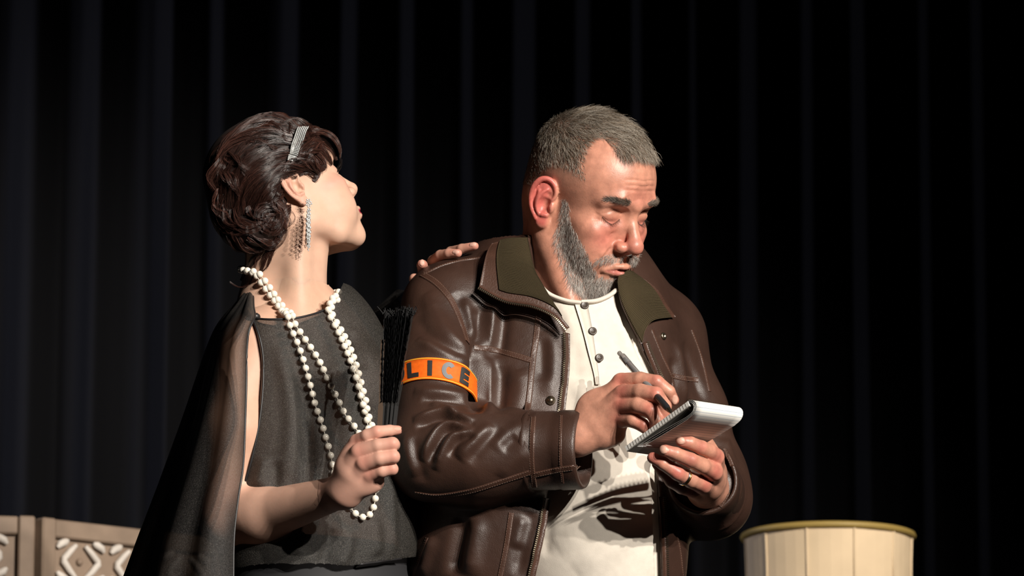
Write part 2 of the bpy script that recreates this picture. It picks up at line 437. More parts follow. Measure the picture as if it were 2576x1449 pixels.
MB().lathe([(.0001, 0), (.011, 0), (.011, .02), (.009, .03), (.009, 1.15), (.014, 1.16), (.014, 1.19), (.004, 1.22), (.004, top[2] - .05), (.008, top[2] - .045), (.0001, top[2] - .04)], c + (0, 0, .03), 20).build('pole', brass, lamp)
MB().lathe([(.0001, .0), (.14, .0), (.145, .01), (.13, .022), (.04, .035), (.015, .06), (.0001, .06)], c, 36).build('base', brass, lamp)
for k in range(3):
    b = 2 * math.pi * k / 3; MB().tube([c + (0, 0, top[2] - .015), c + ((lr - .008) * math.cos(b), (lr - .008) * math.sin(b), top[2] - .005)], .0015, 6).build('shade_spider', brass, lamp)
bulb = material('frosted_bulb', (.8, .8, .78), rough=.4)
MB().lathe([(.0001, .0), (.013, .0), (.013, .02), (.03, .055), (.032, .075), (.022, .098), (.0001, .106)], c + (0, 0, 1.24), 20).build('bulb', bulb, lamp)
# ------------------------------------------------------------------ heads (canonical frame: x forward, y to the person's left, z up, origin between the ears)
def head_field(g):
    """g: dict of proportions. Returns the field of a head without neck, in metres"""
    f = Field(); mm = 1e-3
    def A(v): return np.array(v, float) * mm
    def E(c, r, k, sub=False, rot=None, two=False):
        for s in ((1, -1) if two else (1,)): f.ell(A(c) * (1, s, 1), A(r), k * mm, sub, rot)
    def C(pts, rad, k, sub=False, two=False, join=None):
        for s in ((1, -1) if two else (1,)): f.chain(A(pts) * (1, s, 1), np.asarray(rad, float) * mm, k * mm, sub, None, None if join is None else join * mm)
    jw = g.get('jaw', 1.0); fem = g.get('fem', 0)
    E((-4, 0, 50), (95, 75, 82), 0)
    E((-44, 0, 0), (48, 54, 52), 28)
    E((40, 0, 50), (54, 58, 54), 30)
    E((40, 0, -22), (49, 55, 64), 30)
    C([(8, 51 * jw, -52), (40, 42 * jw, -80), (78, 15 * jw, -93)], [17, 16, 13], 22, two=True, join=8)
    E((83, 0, -91), (16, 21 * jw, 15), 16)
    E((68, 0, -56), (35, 36, 36), 20)
    E((86, 0, -6), (13, 17, 28), 12)
    E((60, 45, -11), (25, 18, 15 - 1 * fem), 20, two=True)
    E((48, 34, -45), (32, 20, 36), 22, two=True)
    E((5, 44, -28), (24, 16, 34), 24, two=True)
    if not fem:
        C([(93, 6, 35), (89, 28, 39), (75, 46, 34)], [6, 7, 5.5], 16, two=True)
        E((90, 0, 34), (8, 13, 12), 12)
    else:
        C([(91, 8, 34), (86, 30, 38), (72, 46, 33)], [6, 6, 5], 16, two=True)
    ez = g.get('eye_z', 0.)
    E((103, 31, 13 + ez), (17, 19, 12), 14, True, two=True)
    # eyeballs under the lids
    E((73, 31, 11 + ez), (16, 17.5, 13), 5, two=True)
    if g.get('closed', True):
        C([(88.5, 17, 8 + ez), (90, 25, 2.5 + ez), (89, 32, .5 + ez), (85, 40, 2.5 + ez), (79, 47, 7 + ez)], [.6, .9, 1, .9, .6], 2, True, two=True)
        C([(88, 18, 16 + ez), (91.5, 28, 20 + ez), (87, 39, 18.5 + ez), (80, 48, 11 + ez)], [.7, 1.1, 1.1, .7], 3, True, two=True)
        C([(85, 24, -6 + ez), (83, 33, -8 + ez), (78, 42, -5 + ez)], [3, 4, 2.5], 9, two=True)
        C([(86.5, 22, -12 + ez), (85, 33, -14.5 + ez), (80, 44, -10 + ez)], [.5, .6, .4], 4, True, two=True)
    else:
        C([(87, 18, 10), (88, 26, 15), (87, 33, 16), (83, 40, 14), (79, 46, 9)], [.6, 1.2, 1.3, 1.2, .6], 2.2, True, two=True)
        C([(87, 20, 19), (89, 30, 23), (84, 40, 21)], [.7, 1, .8], 3.5, True, two=True)
    # nose
    nw = g.get('nose', 1.0); nl = g.get('nlen', 0.0)
    C([(89, 0, 22), (100, 0, 4), (110 + nl, 0, -16)], [5.5 * nw, 6.5 * nw, 8.5 * nw], 9, join=3)
    E((110.5 + nl, 0, -20), (10.5 * nw, 11 * nw, 9.5 * nw), 5)
    E((101 + nl * .5, 12.5 * nw, -25), (10, 7 * nw, 8), 4.5, two=True)
    C([(110 + nl, 0, -26), (100, 0, -35)], [4.5, 6], 5)
    E((105 + nl * .5, 7.5 * nw, -32), (6.5, 3.3, 4.5), 2.5, True, two=True)
    C([(99, 20 * nw, -19), (97, 21.5 * nw, -27), (101, 17 * nw, -33)], [.4, .6, .4], 3, True, two=True)
    # mouth
    cz = g.get('corner', -59.); lp = g.get('lips', 1.0)
    C([(93, 25, cz), (102, 13, -54.5), (106.5, 4, -52.5), (106.5, 0, -53)], np.array([2.5, 4, 4.5, 4.5]) * lp, 5, two=True, join=2)
    C([(92, 24, cz - 1), (100, 13, -64), (104.5, 0, -65)], np.array([2.5, 4.8, 5.5]) * lp, 5, two=True, join=2)
    C([(93, 28, cz - .5), (105, 13, -58.5 + (cz + 58.5) * .25), (109, 4, -58), (109.5, 0, -58.8)], [.35, .4, .4, .4], 2, True, two=True)
    C([(101, 3.5, -38), (104, 3.5, -48)], [1.2, 1], 3, two=True)
    E((109, 0, -77), (7, 17, 5), 9, True)
    E((60, 36, -40), (27, 20, 30), 20, two=True)
    # ears
    for s in (1, -1):
        if g.get('one_ear') and s > 0: continue
        sp = math.radians(g.get('flare', 30)); tb = math.radians(g.get('ear_tilt', 8)); es = g.get('ear', 1.0)
        u = np.array((-math.cos(sp), s * math.sin(sp), 0)); v0 = np.array((-math.sin(tb), 0, math.cos(tb)))
        w = -np.cross(v0, u) * s; w /= np.linalg.norm(w); v = np.cross(u, w) * (s); v = v if v[2] > 0 else -v
        o = A((g.get('ear_x', 6), s * g.get('ear_y', 70), g.get('ear_z', 2)))
        B = np.stack([u, v, w], 1)
        def L(q): q = np.array(q, float) * es * mm; return o + q @ B.T
        def Le(c, r, k, sub=False): f.ell(L(c), np.array(r) * es * mm, k * mm, sub, B)
        def Lc(p, r, k, sub=False): q = spline(np.c_[np.array(p, float), r], 5 * len(p)); f.chain(L(q[:, :3]), q[:, 3] * es * mm, k * mm, sub, None, .0005)
        Le((17, 7, 0), (16, 26, 3.2), 3)
        Le((11, 2, -4), (11, 17, 7), 5)
        Le((11, -21, 0), (8.5, 9, 3.6), 4)
        Lc([(10, 5, 3), (4, 12, 2.5), (3.5, 21, 2), (9, 30, 2.2), (18, 34, 2.5), (27, 31, 3), (33, 21, 3), (34, 9, 2.6), (31, -3, 2.2), (26, -12, 1.8), (19, -20, 1.2)],
           [2.2, 2.6, 3, 3.4, 3.6, 3.7, 3.6, 3.3, 3.1, 3, 3], 2.2)
        Lc([(17, -13, 3), (22, -5, 4), (24, 5, 4.2), (21, 14, 3.6), (15, 21, 2.4)], [2.4, 2.8, 3, 2.8, 2], 2.5)
        Lc([(23, 8, 4), (26, 17, 2.6)], [2.4, 1.8], 2.5)
        Le((13, 1, 5), (7.5, 11, 7.5), 2.5, True)
        Le((11, 14, 5), (5.5, 5, 4.5), 2.5, True)
        Lc([(29, 18, 5), (29.5, 6, 4.6), (26, -6, 4)], [1.8, 2, 1.4], 2, True)
        Le((3.5, -1, 2.5), (3.5, 6.5, 3.5), 3)
        Lc([(7, -12, 3), (13, -13, 3.4)], [2.6, 2.8], 2.5)
        Le((7, -5.5, 4), (2.2, 4, 4), 2, True)
    return f

def skin_colors(V, base, red, lip, g):
    """skin tone in the canonical frame: ruddier nose, cheeks, ears, eyelids; lips"""
    v = V * 1000; x, y, z = v[:, 0], np.abs(v[:, 1]), v[:, 2]
    def G(c, s): return np.exp(-(((x - c[0]) / s[0]) ** 2 + ((y - c[1]) / s[1]) ** 2 + ((z - c[2]) / s[2]) ** 2))
    r = g.get('rn', .8) * G((112, 0, -20), (16, 16, 14)) + g.get('rc', .55) * G((85, 38, -18), (22, 22, 20)) + .35 * G((90, 32, 6), (12, 18, 9)) + .25 * G((95, 0, 50), (30, 40, 16))
    ear = np.clip((y - 71) / 8, 0, 1) * np.clip((16 - x) / 8, 0, 1) * np.clip((44 - z) / 6, 0, 1) * np.clip((z + 36) / 8, 0, 1)
    r = np.clip(r + g.get('re', .8) * ear, 0, 1)
    c = np.array(base)[None] * (1 - r[:, None]) + np.array(red)[None] * r[:, None]
    lz = g.get('corner', -59.); t = np.clip(y / 26, 0, 1); mid = -58.5 + (lz + 58.5) * t ** 2
    up = (5.5 * np.cos(t * 1.45) + .6) * g.get('lips', 1); dn = (9.5 * np.cos(t * 1.4) + .5) * g.get('lips', 1)
    m = np.clip((z - (mid - dn)) / 1.5, 0, 1) * np.clip((mid + up - z) / 1.5, 0, 1) * (y < 26) * (x > 88)
    m = (m * g.get('lipw', .8))[:, None]
    return c * (1 - m) + np.array(lip)[None] * m

def wrinkles(f, V, N, lines):
    """lines: (points mm, width mm, height mm), mirrored; snapped to the face"""
    L = []
    for pts, w, h in lines:
        for s in (1, -1):
            q = spline(np.array(pts, float) * (1, s, 1) * 1e-3, 14); L.append((f.snap(q), w * 1e-3, h * 1e-3))
            if abs(pts[0][1]) < 1e-6 and abs(pts[-1][1]) < 1e-6: break
    return L
GM = dict(lips=.85, corner=-63., rn=.8, rc=.5, re=.9, jaw=1.02, eye_z=4.5, nose=1.22, nlen=3, ear=1.08, flare=33, ear_x=11, ear_z=-2)
GW = dict(fem=1, closed=False, one_ear=False, corner=-58., rn=.1, rc=.3, re=.5, jaw=.9, nose=.93, nlen=3, ear=.98, lips=1.05, lipw=.95, ear_tilt=12, flare=8)
# ------------------------------------------------------------------ shared tools for the two figures
def inpoly(poly, p):
    """signed pixel distance to a polygon, negative inside"""
    poly = np.asarray(poly, float); n = len(poly); x, y = p[..., 0], p[..., 1]
    d = np.full(x.shape, 1e9); ins = np.zeros(x.shape, bool)
    for i in range(n):
        a, b = poly[i], poly[(i + 1) % n]; e = b - a
        wx, wy = x - a[0], y - a[1]; t = np.clip((wx * e[0] + wy * e[1]) / (e @ e + 1e-9), 0, 1)
        d = np.minimum(d, (wx - e[0] * t) ** 2 + (wy - e[1] * t) ** 2)
        if abs(e[1]) > 1e-9: ins ^= ((a[1] > y) != (b[1] > y)) & (x < e[0] * (y - a[1]) / e[1] + a[0])
    return np.where(ins, -1, 1) * np.sqrt(d)
def snap_px(poly, p):
    """nearest pixel on the outline of a polygon"""
    poly = np.asarray(poly, float); best = np.full(len(p), 1e18); out = p.copy()
    for i in range(len(poly)):
        a, e = poly[i], poly[(i + 1) % len(poly)] - poly[i]; t = np.clip(((p - a) @ e) / (e @ e + 1e-9), 0, 1); q = a + t[:, None] * e
        d = np.sum((p - q) ** 2, 1); m = d < best; best[m] = d[m]; out[m] = q[m]
    return out
def trim(V, Q, poly, where=None):
    """drop what lies inside the pixel polygon and draw the new border onto its outline"""
    px = project(V); bad = inpoly(poly, px) < 0
    if where is not None: bad &= where
    keep = (~bad)[Q].any(1); Q = Q[keep]; m = np.zeros(len(V), bool); m[Q.ravel()] = True; m &= bad
    q = snap_px(poly, px[m]); far = np.linalg.norm(q - px[m], axis=1) > 14; q[far] = px[m][far]; V = V.copy(); V[m] = P(q[:, 0], q[:, 1], V[m, 1]); return V, Q
def largest(V, Q):
    """faces of the largest connected piece"""
    lab = np.arange(len(V))
    while True:
        m = lab[Q].min(1); new = lab.copy(); np.minimum.at(new, Q.ravel(), np.repeat(m, Q.shape[1])); new = new[new]
        if (new == lab).all(): break
        lab = new
    k = np.bincount(lab[Q[:, 0]]).argmax(); return Q[lab[Q[:, 0]] == k]
def prism(field, poly, y0, y1, k=.004):
    """cut away the prism that the pixel polygon sweeps along the view rays between two depths"""
    q = np.asarray(poly, float); c = np.concatenate([P(q[:, 0], q[:, 1], y0), P(q[:, 0], q[:, 1], y1)])
    def f(x, y, z):
        x, y, z = np.broadcast_arrays(x, y, z); p = np.stack([x, y, z], -1)
        return np.maximum(inpoly(q, project(p)) / 1780., np.maximum(y0 - y, y - y1))
    field.put(f, c.min(0), c.max(0), k, True)
def z2p(z, o, s): z = np.asarray(z, float); return np.c_[o[0] + z[:, 0] / s, o[1] + z[:, 1] / s]
def folds(V, N, lines):
    """raise or sink the surface along lines of 3D points: (points, width, height)"""
    out = V.copy()
    for pts, w, h in lines:
        pts = np.asarray(pts, float); lo, hi = pts.min(0) - 3 * w, pts.max(0) + 3 * w
        m = np.all((V > lo) & (V < hi), 1)
        if not m.any(): continue
        p = V[m]; d = np.full(len(p), 1e9); tt = np.zeros(len(p)); L = len(pts) - 1
        for i in range(L):
            a, e = pts[i], pts[i + 1] - pts[i]; t = np.clip(((p - a) @ e) / (e @ e + 1e-12), 0, 1)
            q = np.sum((p - a - t[:, None] * e) ** 2, 1); b = q < d; d[b] = q[b]; tt[b] = ((i + t) / L)[b]
        end = np.clip(np.minimum(tt, 1 - tt) * 5, 0, 1) ** .7
        out[m] += N[m] * (h * end * np.exp(-d / w ** 2))[:, None]
    return out
def fingers(f, rows, k=.004, palm=None):
    """rows: per finger a list of (px, py, Y, radius)"""
    for r in rows:
        r = np.array(r, float); p = P(r[:, 0], r[:, 1], r[:, 2]); f.chain(p, r[:, 3], k, join=.002)
class Body:
    """pieces of one continuous skin joined into a single mesh"""
    def __init__(self): self.V = []; self.Q = []; self.C = []; self.n = 0
    def add(self, V, Q, C):
        self.V.append(V); self.Q.append(Q + self.n); self.C.append(np.broadcast_to(C, V.shape)); self.n += len(V)
    def build(self, mat, parent): return mesh('body', np.vstack(self.V), np.vstack(self.Q), mat, parent, True, np.vstack(self.C))
def hand_mesh(f, lo, hi, h, base, red, knuckles, nails=(), nailcol=(.60, .35, .27)):
    ax, D = f.grid(lo, hi, h); V, Q = nets(ax, D); V = relax(V, Q, 1, .4); N = normals(V, Q)
    c = np.tile(np.array(base, float), (len(V), 1)); r = np.zeros(len(V))
    for k in knuckles: r = np.maximum(r, np.exp(-np.sum((V - P(*k[:3])) ** 2, 1) / k[3] ** 2) * (k[4] if len(k) > 4 else .7))
    c = c * (1 - r[:, None]) + np.array(red) * r[:, None]
    for (px, py, y, ax_, ay, ang) in nails:                              # nail: ellipse in the picture plane on the side that faces us
        q = project(V) - (px, py); a = math.radians(ang); u = q[:, 0] * math.cos(a) + q[:, 1] * math.sin(a); v = -q[:, 0] * math.sin(a) + q[:, 1] * math.cos(a)
        e = np.sqrt((u / ax_) ** 2 + (v / ay) ** 2); m = (np.abs(V[:, 1] - y) < .014) & (N[:, 1] < -.1)
        w = np.clip((1.08 - e) / .16, 0, 1) * m; c = c * (1 - w[:, None]) + np.array(nailcol) * w[:, None]
        V = V + N * (np.where(m, np.clip((1.1 - e) / .15, 0, 1) - .9 * np.exp(-((e - 1.18) / .1) ** 2), 0) * .0005)[:, None]
    return V, Q, c
# ------------------------------------------------------------------ the man with the notepad
man = thing('person', 'bearded person in a brown leather jacket writing in a notepad', 'person', (P(1400, 1449, .03)[0], .03, 0))
SKIN_M, RED_M = (.50, .228, .155), (.52, .12, .10)
skin_m = material('skin_ruddy', col_attr=True, rough=.40, spec=.45, sss=.12, bump=[(1100, .35, .0005), (320, .2, .0008)], noise=(75, .2, 5))
R_M = head_matrix(51, 29, 9); O_M = np.array((.100, -.02, 1.666))
def head_man(v): return v @ R_M.T + O_M
hf = head_field(GM)
nb = (P(1395, 790, .05) - O_M) @ R_M; nf = (P(1430, 800, .0) - O_M) @ R_M       # neck base in the head frame
hf.cone((-.022, 0, -.02), nb, .058, .066, .03)
hf.cone((.0, 0, -.06), nf, .042, .045, .03)
hf.cone((-.012, -.055, -.035), (P(1440, 780, -.05) - O_M) @ R_M, .012, .012, .02)
ax, D = hf.grid((-.125, -.11, -.20), (.14, .105, .145), .0017)
V, Q = nets(ax, D); N = normals(V, Q)
WR = [([(88, -32, z - 2.5), (95, -14, z), (96, 0, z - 1), (95, 14, z), (88, 32, z - 2.5)], 1.3, -1.1) for z in (58, 65, 73)]
WR = [(w[0], w[1], w[2]) for w in WR]
lines = wrinkles(hf, V, N, [(a, b, c) for a, b, c in WR]) [::2] + wrinkles(hf, V, N, [
    ([(100, 22, -22), (95, 32, -38), (90, 38, -54), (85, 38, -66)], 2.2, -1.8), ([(98, 25, -30), (91, 41, -44)], 6, 1.2),
    ([(80, 50, 8), (73, 58, 6)], 1.2, -.7), ([(80, 50, 12), (73, 58, 14)], 1.2, -.7), ([(92, 24, -64), (89, 27, -74)], 2, -1.2),
    ([(88, 20, -8), (84, 34, -13), (78, 46, -9)], 1.6, -1.0), ([(97, 5, 28), (98, 5, 38)], 1.4, -.6)])
V = folds(V, N, lines); HV_M, HQ_M = V, Q; HN_M = normals(V, Q)
body = Body(); cm = skin_colors(V, SKIN_M, RED_M, (.42, .13, .11), GM)
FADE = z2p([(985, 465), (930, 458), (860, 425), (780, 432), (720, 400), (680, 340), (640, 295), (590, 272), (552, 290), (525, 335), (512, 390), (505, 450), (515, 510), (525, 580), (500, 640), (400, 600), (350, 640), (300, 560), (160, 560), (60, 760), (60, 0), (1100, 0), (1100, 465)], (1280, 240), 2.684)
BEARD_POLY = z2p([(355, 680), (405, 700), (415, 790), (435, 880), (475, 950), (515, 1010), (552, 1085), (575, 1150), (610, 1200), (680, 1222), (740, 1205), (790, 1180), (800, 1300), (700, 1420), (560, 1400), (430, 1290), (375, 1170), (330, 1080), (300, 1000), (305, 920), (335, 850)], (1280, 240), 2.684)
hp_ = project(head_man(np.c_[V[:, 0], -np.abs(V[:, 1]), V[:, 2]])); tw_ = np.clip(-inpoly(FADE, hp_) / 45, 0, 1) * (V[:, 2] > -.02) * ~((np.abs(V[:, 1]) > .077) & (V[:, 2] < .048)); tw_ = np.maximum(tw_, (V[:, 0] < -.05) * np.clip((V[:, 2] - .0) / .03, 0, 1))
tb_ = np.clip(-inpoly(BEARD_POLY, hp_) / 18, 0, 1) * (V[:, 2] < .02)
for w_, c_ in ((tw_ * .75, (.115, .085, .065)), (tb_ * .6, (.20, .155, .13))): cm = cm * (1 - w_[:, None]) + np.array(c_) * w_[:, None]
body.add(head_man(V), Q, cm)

# right hand, closed round the pen
fh = Field()
fr = [[(1452, 1095, -0.175, .024), (1500, 1060, -0.185, .022), (1563, 962, -0.195, .013), (1610, 955, -0.215, .0107), (1652, 961, -0.225, .0097), (1682, 985, -0.22, .0090), (1694, 1006, -0.212, .0078)],
      [(1452, 1095, -0.175, .024), (1500, 1070, -0.185, .022), (1566, 992, -0.212, .013), (1610, 986, -0.235, .0114), (1650, 992, -0.245, .0104), (1672, 1022, -0.24, .0095), (1669, 1047, -0.235, .0083)],
      [(1452, 1097, -0.175, .024), (1500, 1075, -0.182, .022), (1562, 1022, -0.212, .0125), (1605, 1020, -0.235, .0111), (1637, 1033, -0.242, .0102), (1652, 1058, -0.24, .0092), (1647, 1075, -0.235, .008)],
      [(1452, 1100, -0.175, .024), (1505, 1085, -0.178, .022), (1560, 1052, -0.202, .012), (1592, 1057, -0.223, .0102), (1617, 1070, -0.227, .0092), (1630, 1084, -0.225, .0075)]]
fingers(fh, fr, .006)
fh.ell(P(1520, 1035, -0.185), (.04, .018, .034), .012)
fh.ell(P(1518, 1095, -0.175), (.03, .02, .018), .012)
fh.cone(P(1400, 1110, -0.14), P(1455, 1097, -0.175), .029, .026, .01)
fingers(fh, [[(1500, 1080, -0.16, .02), (1560, 1040, -0.145, .016), (1620, 1030, -0.16, .012), (1672, 1040, -0.195, .009)]], .008)
for a, b in (((1601, 970, -0.225), (1602, 975, -0.23)), ((1600, 1003, -0.24), (1600, 1006, -0.242)), ((1596, 1038, -0.24), (1597, 1041, -0.235))):
    pass
kn = [(1563, 955, -0.205, .014), (1566, 985, -0.225, .014), (1562, 1016, -0.225, .013), (1560, 1048, -0.21, .012), (1652, 955, -0.232, .012, .5), (1650, 985, -0.255, .013, .6), (1637, 1028, -0.25, .012, .6),
      (1617, 1068, -0.235, .011, .6), (1694, 1008, -0.212, .012, .5), (1669, 1048, -0.235, .012, .6), (1647, 1076, -0.235, .011, .6), (1630, 1084, -0.225, .011, .6)]
body.add(*hand_mesh(fh, (P(1400, 1150, -.1)[0] - .01, -.28, P(1500, 1150, -.2)[2] - .012), (P(1710, 1000, -.2)[0] + .012, -.09, P(1500, 925, -.2)[2] + .012), .0013, (.47, .225, .155), (.50, .13, .1), kn,
    [(1698, 1006, -0.215, 7, 12, 8)]))

# left hand under the notepad
fl = Field()
lr = [[(1780, 1225, -0.065, .026), (1790, 1195, -0.121, .02), (1799, 1150, -0.204, .0125), (1784, 1135, -0.224, .0102), (1764, 1126, -0.239, .0098), (1736, 1114, -0.252, .0088), (1714, 1110, -0.257, .0076)],
      [(1780, 1225, -0.065, .026), (1785, 1205, -0.121, .02), (1795, 1186, -0.204, .013), (1768, 1172, -0.231, .0108), (1738, 1158, -0.249, .0102), (1700, 1142, -0.262, .0092), (1673, 1133, -0.265, .008)],
      [(1778, 1228, -0.065, .026), (1775, 1220, -0.121, .021), (1768, 1218, -0.193, .013), (1738, 1208, -0.222, .0108), (1704, 1190, -0.241, .0102), (1668, 1166, -0.249, .009), (1642, 1152, -0.247, .0078)],
      [(1778, 1230, -0.065, .025), (1765, 1226, -0.121, .02), (1742, 1230, -0.176, .012), (1715, 1224, -0.204, .0102), (1690, 1210, -0.219, .0095), (1668, 1186, -0.227, .0082), (1652, 1168, -0.227, .0068)]]
fingers(fl, lr, .006)
fl.ell(P(1778, 1205, -0.135), (.026, .035, .03), .012)
fingers(fl, [[(1785, 1200, -0.095, .02), (1790, 1150, -0.13, .015), (1765, 1100, -0.157, .0115), (1735, 1075, -0.175, .0095)]], .008)
fl.cone(P(1790, 1235, 0.045), P(1780, 1225, -0.065), .031, .027, .01)
kn = [(1799, 1148, -0.214, .015), (1795, 1186, -0.216, .016), (1770, 1218, -0.204, .014), (1742, 1230, -0.189, .013), (1764, 1124, -0.249, .011, .5), (1738, 1156, -0.259, .012, .5), (1704, 1188, -0.249, .013, .8), (1714, 1110, -0.257, .014, .5), (1673, 1133, -0.265, .014, .5), (1645, 1152, -0.247, .015, .8)]
body.add(*hand_mesh(fl, (P(1620, 1150, -.2)[0] - .012, -.29, P(1700, 1260, -.2)[2] - .02), (P(1850, 1100, -.2)[0], .08, P(1700, 1050, -.2)[2]), .0013, (.47, .225, .155), (.46, .11, .09), kn,
    [(1711, 1108, -0.264, 13, 9.5, 14), (1668, 1131, -0.271, 12.5, 10.5, 12)]))
# torso and arms under the clothes, legs down to the floor
ft = Field(); Rt = np.array(Matrix.Rotation(math.radians(25), 3, 'Z'))
ft.ell(P(1430, 960, .07), (.14, .09, .23), .03, rot=Rt).ell(P(1440, 1300, .07), (.13, .12, .24), .05, rot=Rt)
ft.cone(P(1390, 800, .05), P(1400, 700, .05), .06, .05, .04)
ft.chain([P(1180, 800, .0), P(1108, 1125, -.10), P(1290, 1125, -.14), P(1420, 1108, -.155)], [.04, .038, .036, .027], .03)
ft.chain([P(1640, 850, .14), P(1725, 1040, .13), P(1772, 1200, .12), P(1788, 1245, .09), P(1784, 1235, .02)], [.04, .036, .036, .034, .03], .03)
ax, D = ft.grid(P(990, 1500, .3) - (0, .6, .2), P(1890, 640, .3), .006); V, Q = nets(ax, D)
body.add(V, Q, SKIN_M)
for s in (-1, 1):
    b = man.location; f2 = Field().chain([(b[0] + s * .09, .05, 1.0), (b[0] + s * .10, .05, .5), (b[0] + s * .1, .07, .08)], [.085, .06, .045], .02)
    ax, D = f2.grid((b[0] + s * .09 - .12, -.1, .03), (b[0] + s * .09 + .12, .2, 1.1), .01); V, Q = nets(ax, D); body.add(V, Q, SKIN_M)
body.build(skin_m, man)
# hair, beard, brows, lashes: strands rooted on the skin
def px_near(V): return project((V * (1, -1, 1) * np.where(V[:, 1:2] > 0, 1, -1) * (1, 1, 1) if False else np.c_[V[:, 0], -np.abs(V[:, 1]), V[:, 2]]) @ R_M.T + O_M)
HP = px_near(HV_M); ZO, ZS = (1280, 240), 2.684
HAIR_POLY = z2p([(985, 470), (930, 462), (860, 430), (780, 438), (720, 405), (680, 345), (640, 300), (590, 278), (558, 292), (530, 335), (518, 390), (512, 450), (520, 510), (528, 570), (505, 585), (440, 545), (380, 520), (330, 500), (280, 490), (230, 520), (170, 600), (60, 620), (60, 0), (1100, 0), (1100, 470)], ZO, ZS)
BEARD_POLY = z2p([(355, 680), (405, 700), (415, 790), (435, 880), (475, 950), (515, 1010), (552, 1085), (575, 1150), (610, 1200), (680, 1222), (740, 1205), (790, 1180), (800, 1300), (700, 1420), (560, 1400), (430, 1290), (375, 1170), (330, 1080), (300, 1000), (305, 920), (335, 850)], ZO, ZS)
MUST_POLY = z2p([(575, 1150), (600, 1105), (660, 1062), (730, 1062), (790, 1085), (850, 1070), (850, 1105), (790, 1128), (740, 1122), (680, 1126), (630, 1140)], ZO, ZS)
BROW_POLY = z2p([(655, 700), (720, 695), (800, 705), (845, 722), (835, 745), (780, 742), (700, 728), (655, 718)], ZO, ZS)
def roots(V, Q, mask, n, rng):
    """random points on the faces whose corners lie in the mask, with normals"""
    N = normals(V, Q); q = Q[mask[Q].all(1)]; a = np.linalg.norm(np.cross(V[q[:, 2]] - V[q[:, 0]], V[q[:, 3]] - V[q[:, 1]]), axis=1)
    i = rng.choice(len(q), n, p=a / a.sum()); u, v = rng.random((2, n, 1)); q = q[i]
    bl = lambda X: (X[q[:, 0]] * (1 - u) + X[q[:, 1]] * u) * (1 - v) + (X[q[:, 3]] * (1 - u) + X[q[:, 2]] * u) * v
    n_ = bl(N); return bl(V), n_ / np.linalg.norm(n_, axis=1, keepdims=True)
def grow(p, n, flow, length, lift, curl, m, rng, drop=0.0, jit=.25):
    """strands leaving the skin between its normal and the flow direction, bending over towards the flow"""
    k = len(p); flow = flow - n * np.sum(flow * n, 1, keepdims=True); flow /= np.linalg.norm(flow, axis=1, keepdims=True) + 1e-9
    side = np.cross(n, flow); flow = flow + side * rng.normal(0, jit, (k, 1)); flow /= np.linalg.norm(flow, axis=1, keepdims=True)
    L = np.broadcast_to(np.asarray(length, float), k)[:, None] * rng.uniform(.65, 1.15, (k, 1)); A = [p - n * .001]; q = p - n * .001
    lf = np.broadcast_to(np.asarray(lift, float), k)[:, None]
    for i in range(m - 1):
        t = i / (m - 1); d = flow + n * (lf * (1 - curl * t) + rng.normal(0, .12, (k, 1))) + rng.normal(0, .07, (k, 3)) + np.array((0, 0, -drop * t))
        d /= np.linalg.norm(d, axis=1, keepdims=True); q = q + d * L / (m - 1); A.append(q)
    return np.stack(A, 1)
rng = np.random.default_rng(5)
hm = (inpoly(HAIR_POLY, HP) < 0) & (HV_M[:, 2] > -.03) & (HV_M[:, 0] > -.2)
ear = (np.abs(HV_M[:, 1]) > .076) & (HV_M[:, 2] < .045)
hm &= ~ear
hm |= (HV_M[:, 0] < -.045) & (HV_M[:, 2] > .01)
p, n = roots(HV_M, HQ_M, hm, 18000, rng); q = px_near(p); dist = -inpoly(HAIR_POLY, q)
top = np.clip((p[:, 2] - .070) / .045, 0, 1)                             # 1 on the crown, 0 on the sides
fl = np.stack([.9 + 0 * p[:, 0], np.sign(p[:, 1]) * (-.15 + .5 * (1 - top)) + .25 * np.sin(p[:, 0] * 90 + p[:, 1] * 60), -.75 * (1 - top) + .1 + .2 * np.sin(p[:, 0] * 70)], 1)
ln = (.009 + .024 * top ** .8) * np.clip(.35 + dist / 30, .35, 1); ln = np.where(p[:, 0] < -.045, np.minimum(ln, .013 + .014 * top), ln)
A = grow(p, n, fl, ln, .42 + .42 * top * np.clip((p[:, 0] + .02) / .08, 0, 1), 1.35, 6, rng, jit=.32)
tone = rng.random(len(p))[:, None]; grey = np.where(tone < .50, np.array((.42, .37, .31)), np.where(tone < .85, np.array((.19, .14, .095)), np.array((.045, .033, .026)))) * rng.uniform(.7, 1.2, (len(p), 1))
hair_m = material('hair_strands', col_attr=True, rough=.38, spec=.5)
strands('hair', head_man(A), rng.uniform(.00017, .00031, len(p)), hair_m, man, grey)
bm = ((inpoly(BEARD_POLY, HP) < 0) | (inpoly(MUST_POLY, HP) < 0)) & (HV_M[:, 2] < .02) & ~ear
bm &= ~((HV_M[:, 0] > .092) & (np.abs(HV_M[:, 1]) < .017) & (HV_M[:, 2] > -.068) & (HV_M[:, 2] < -.0535))
p, n = roots(HV_M, HQ_M, bm, 9500, rng); mu = inpoly(MUST_POLY, px_near(p)) < 2
chin = np.clip((-.06 - p[:, 2]) / .04, 0, 1)
fl = np.stack([.25 - .1 * chin, np.sign(p[:, 1]) * np.where(mu, .8, .15), -1 + 0 * chin], 1)
A = grow(p, n, fl, np.where(mu, .010, .009 + .011 * chin), .50, 1.0, 5, rng, drop=.3, jit=.45)
tone = rng.random(len(p))[:, None]; cb = np.where(tone < .72, np.array((.52, .48, .44)), np.where(tone < .90, np.array((.20, .165, .14)), np.array((.06, .045, .035)))) * rng.uniform(.7, 1.2, (len(p), 1))
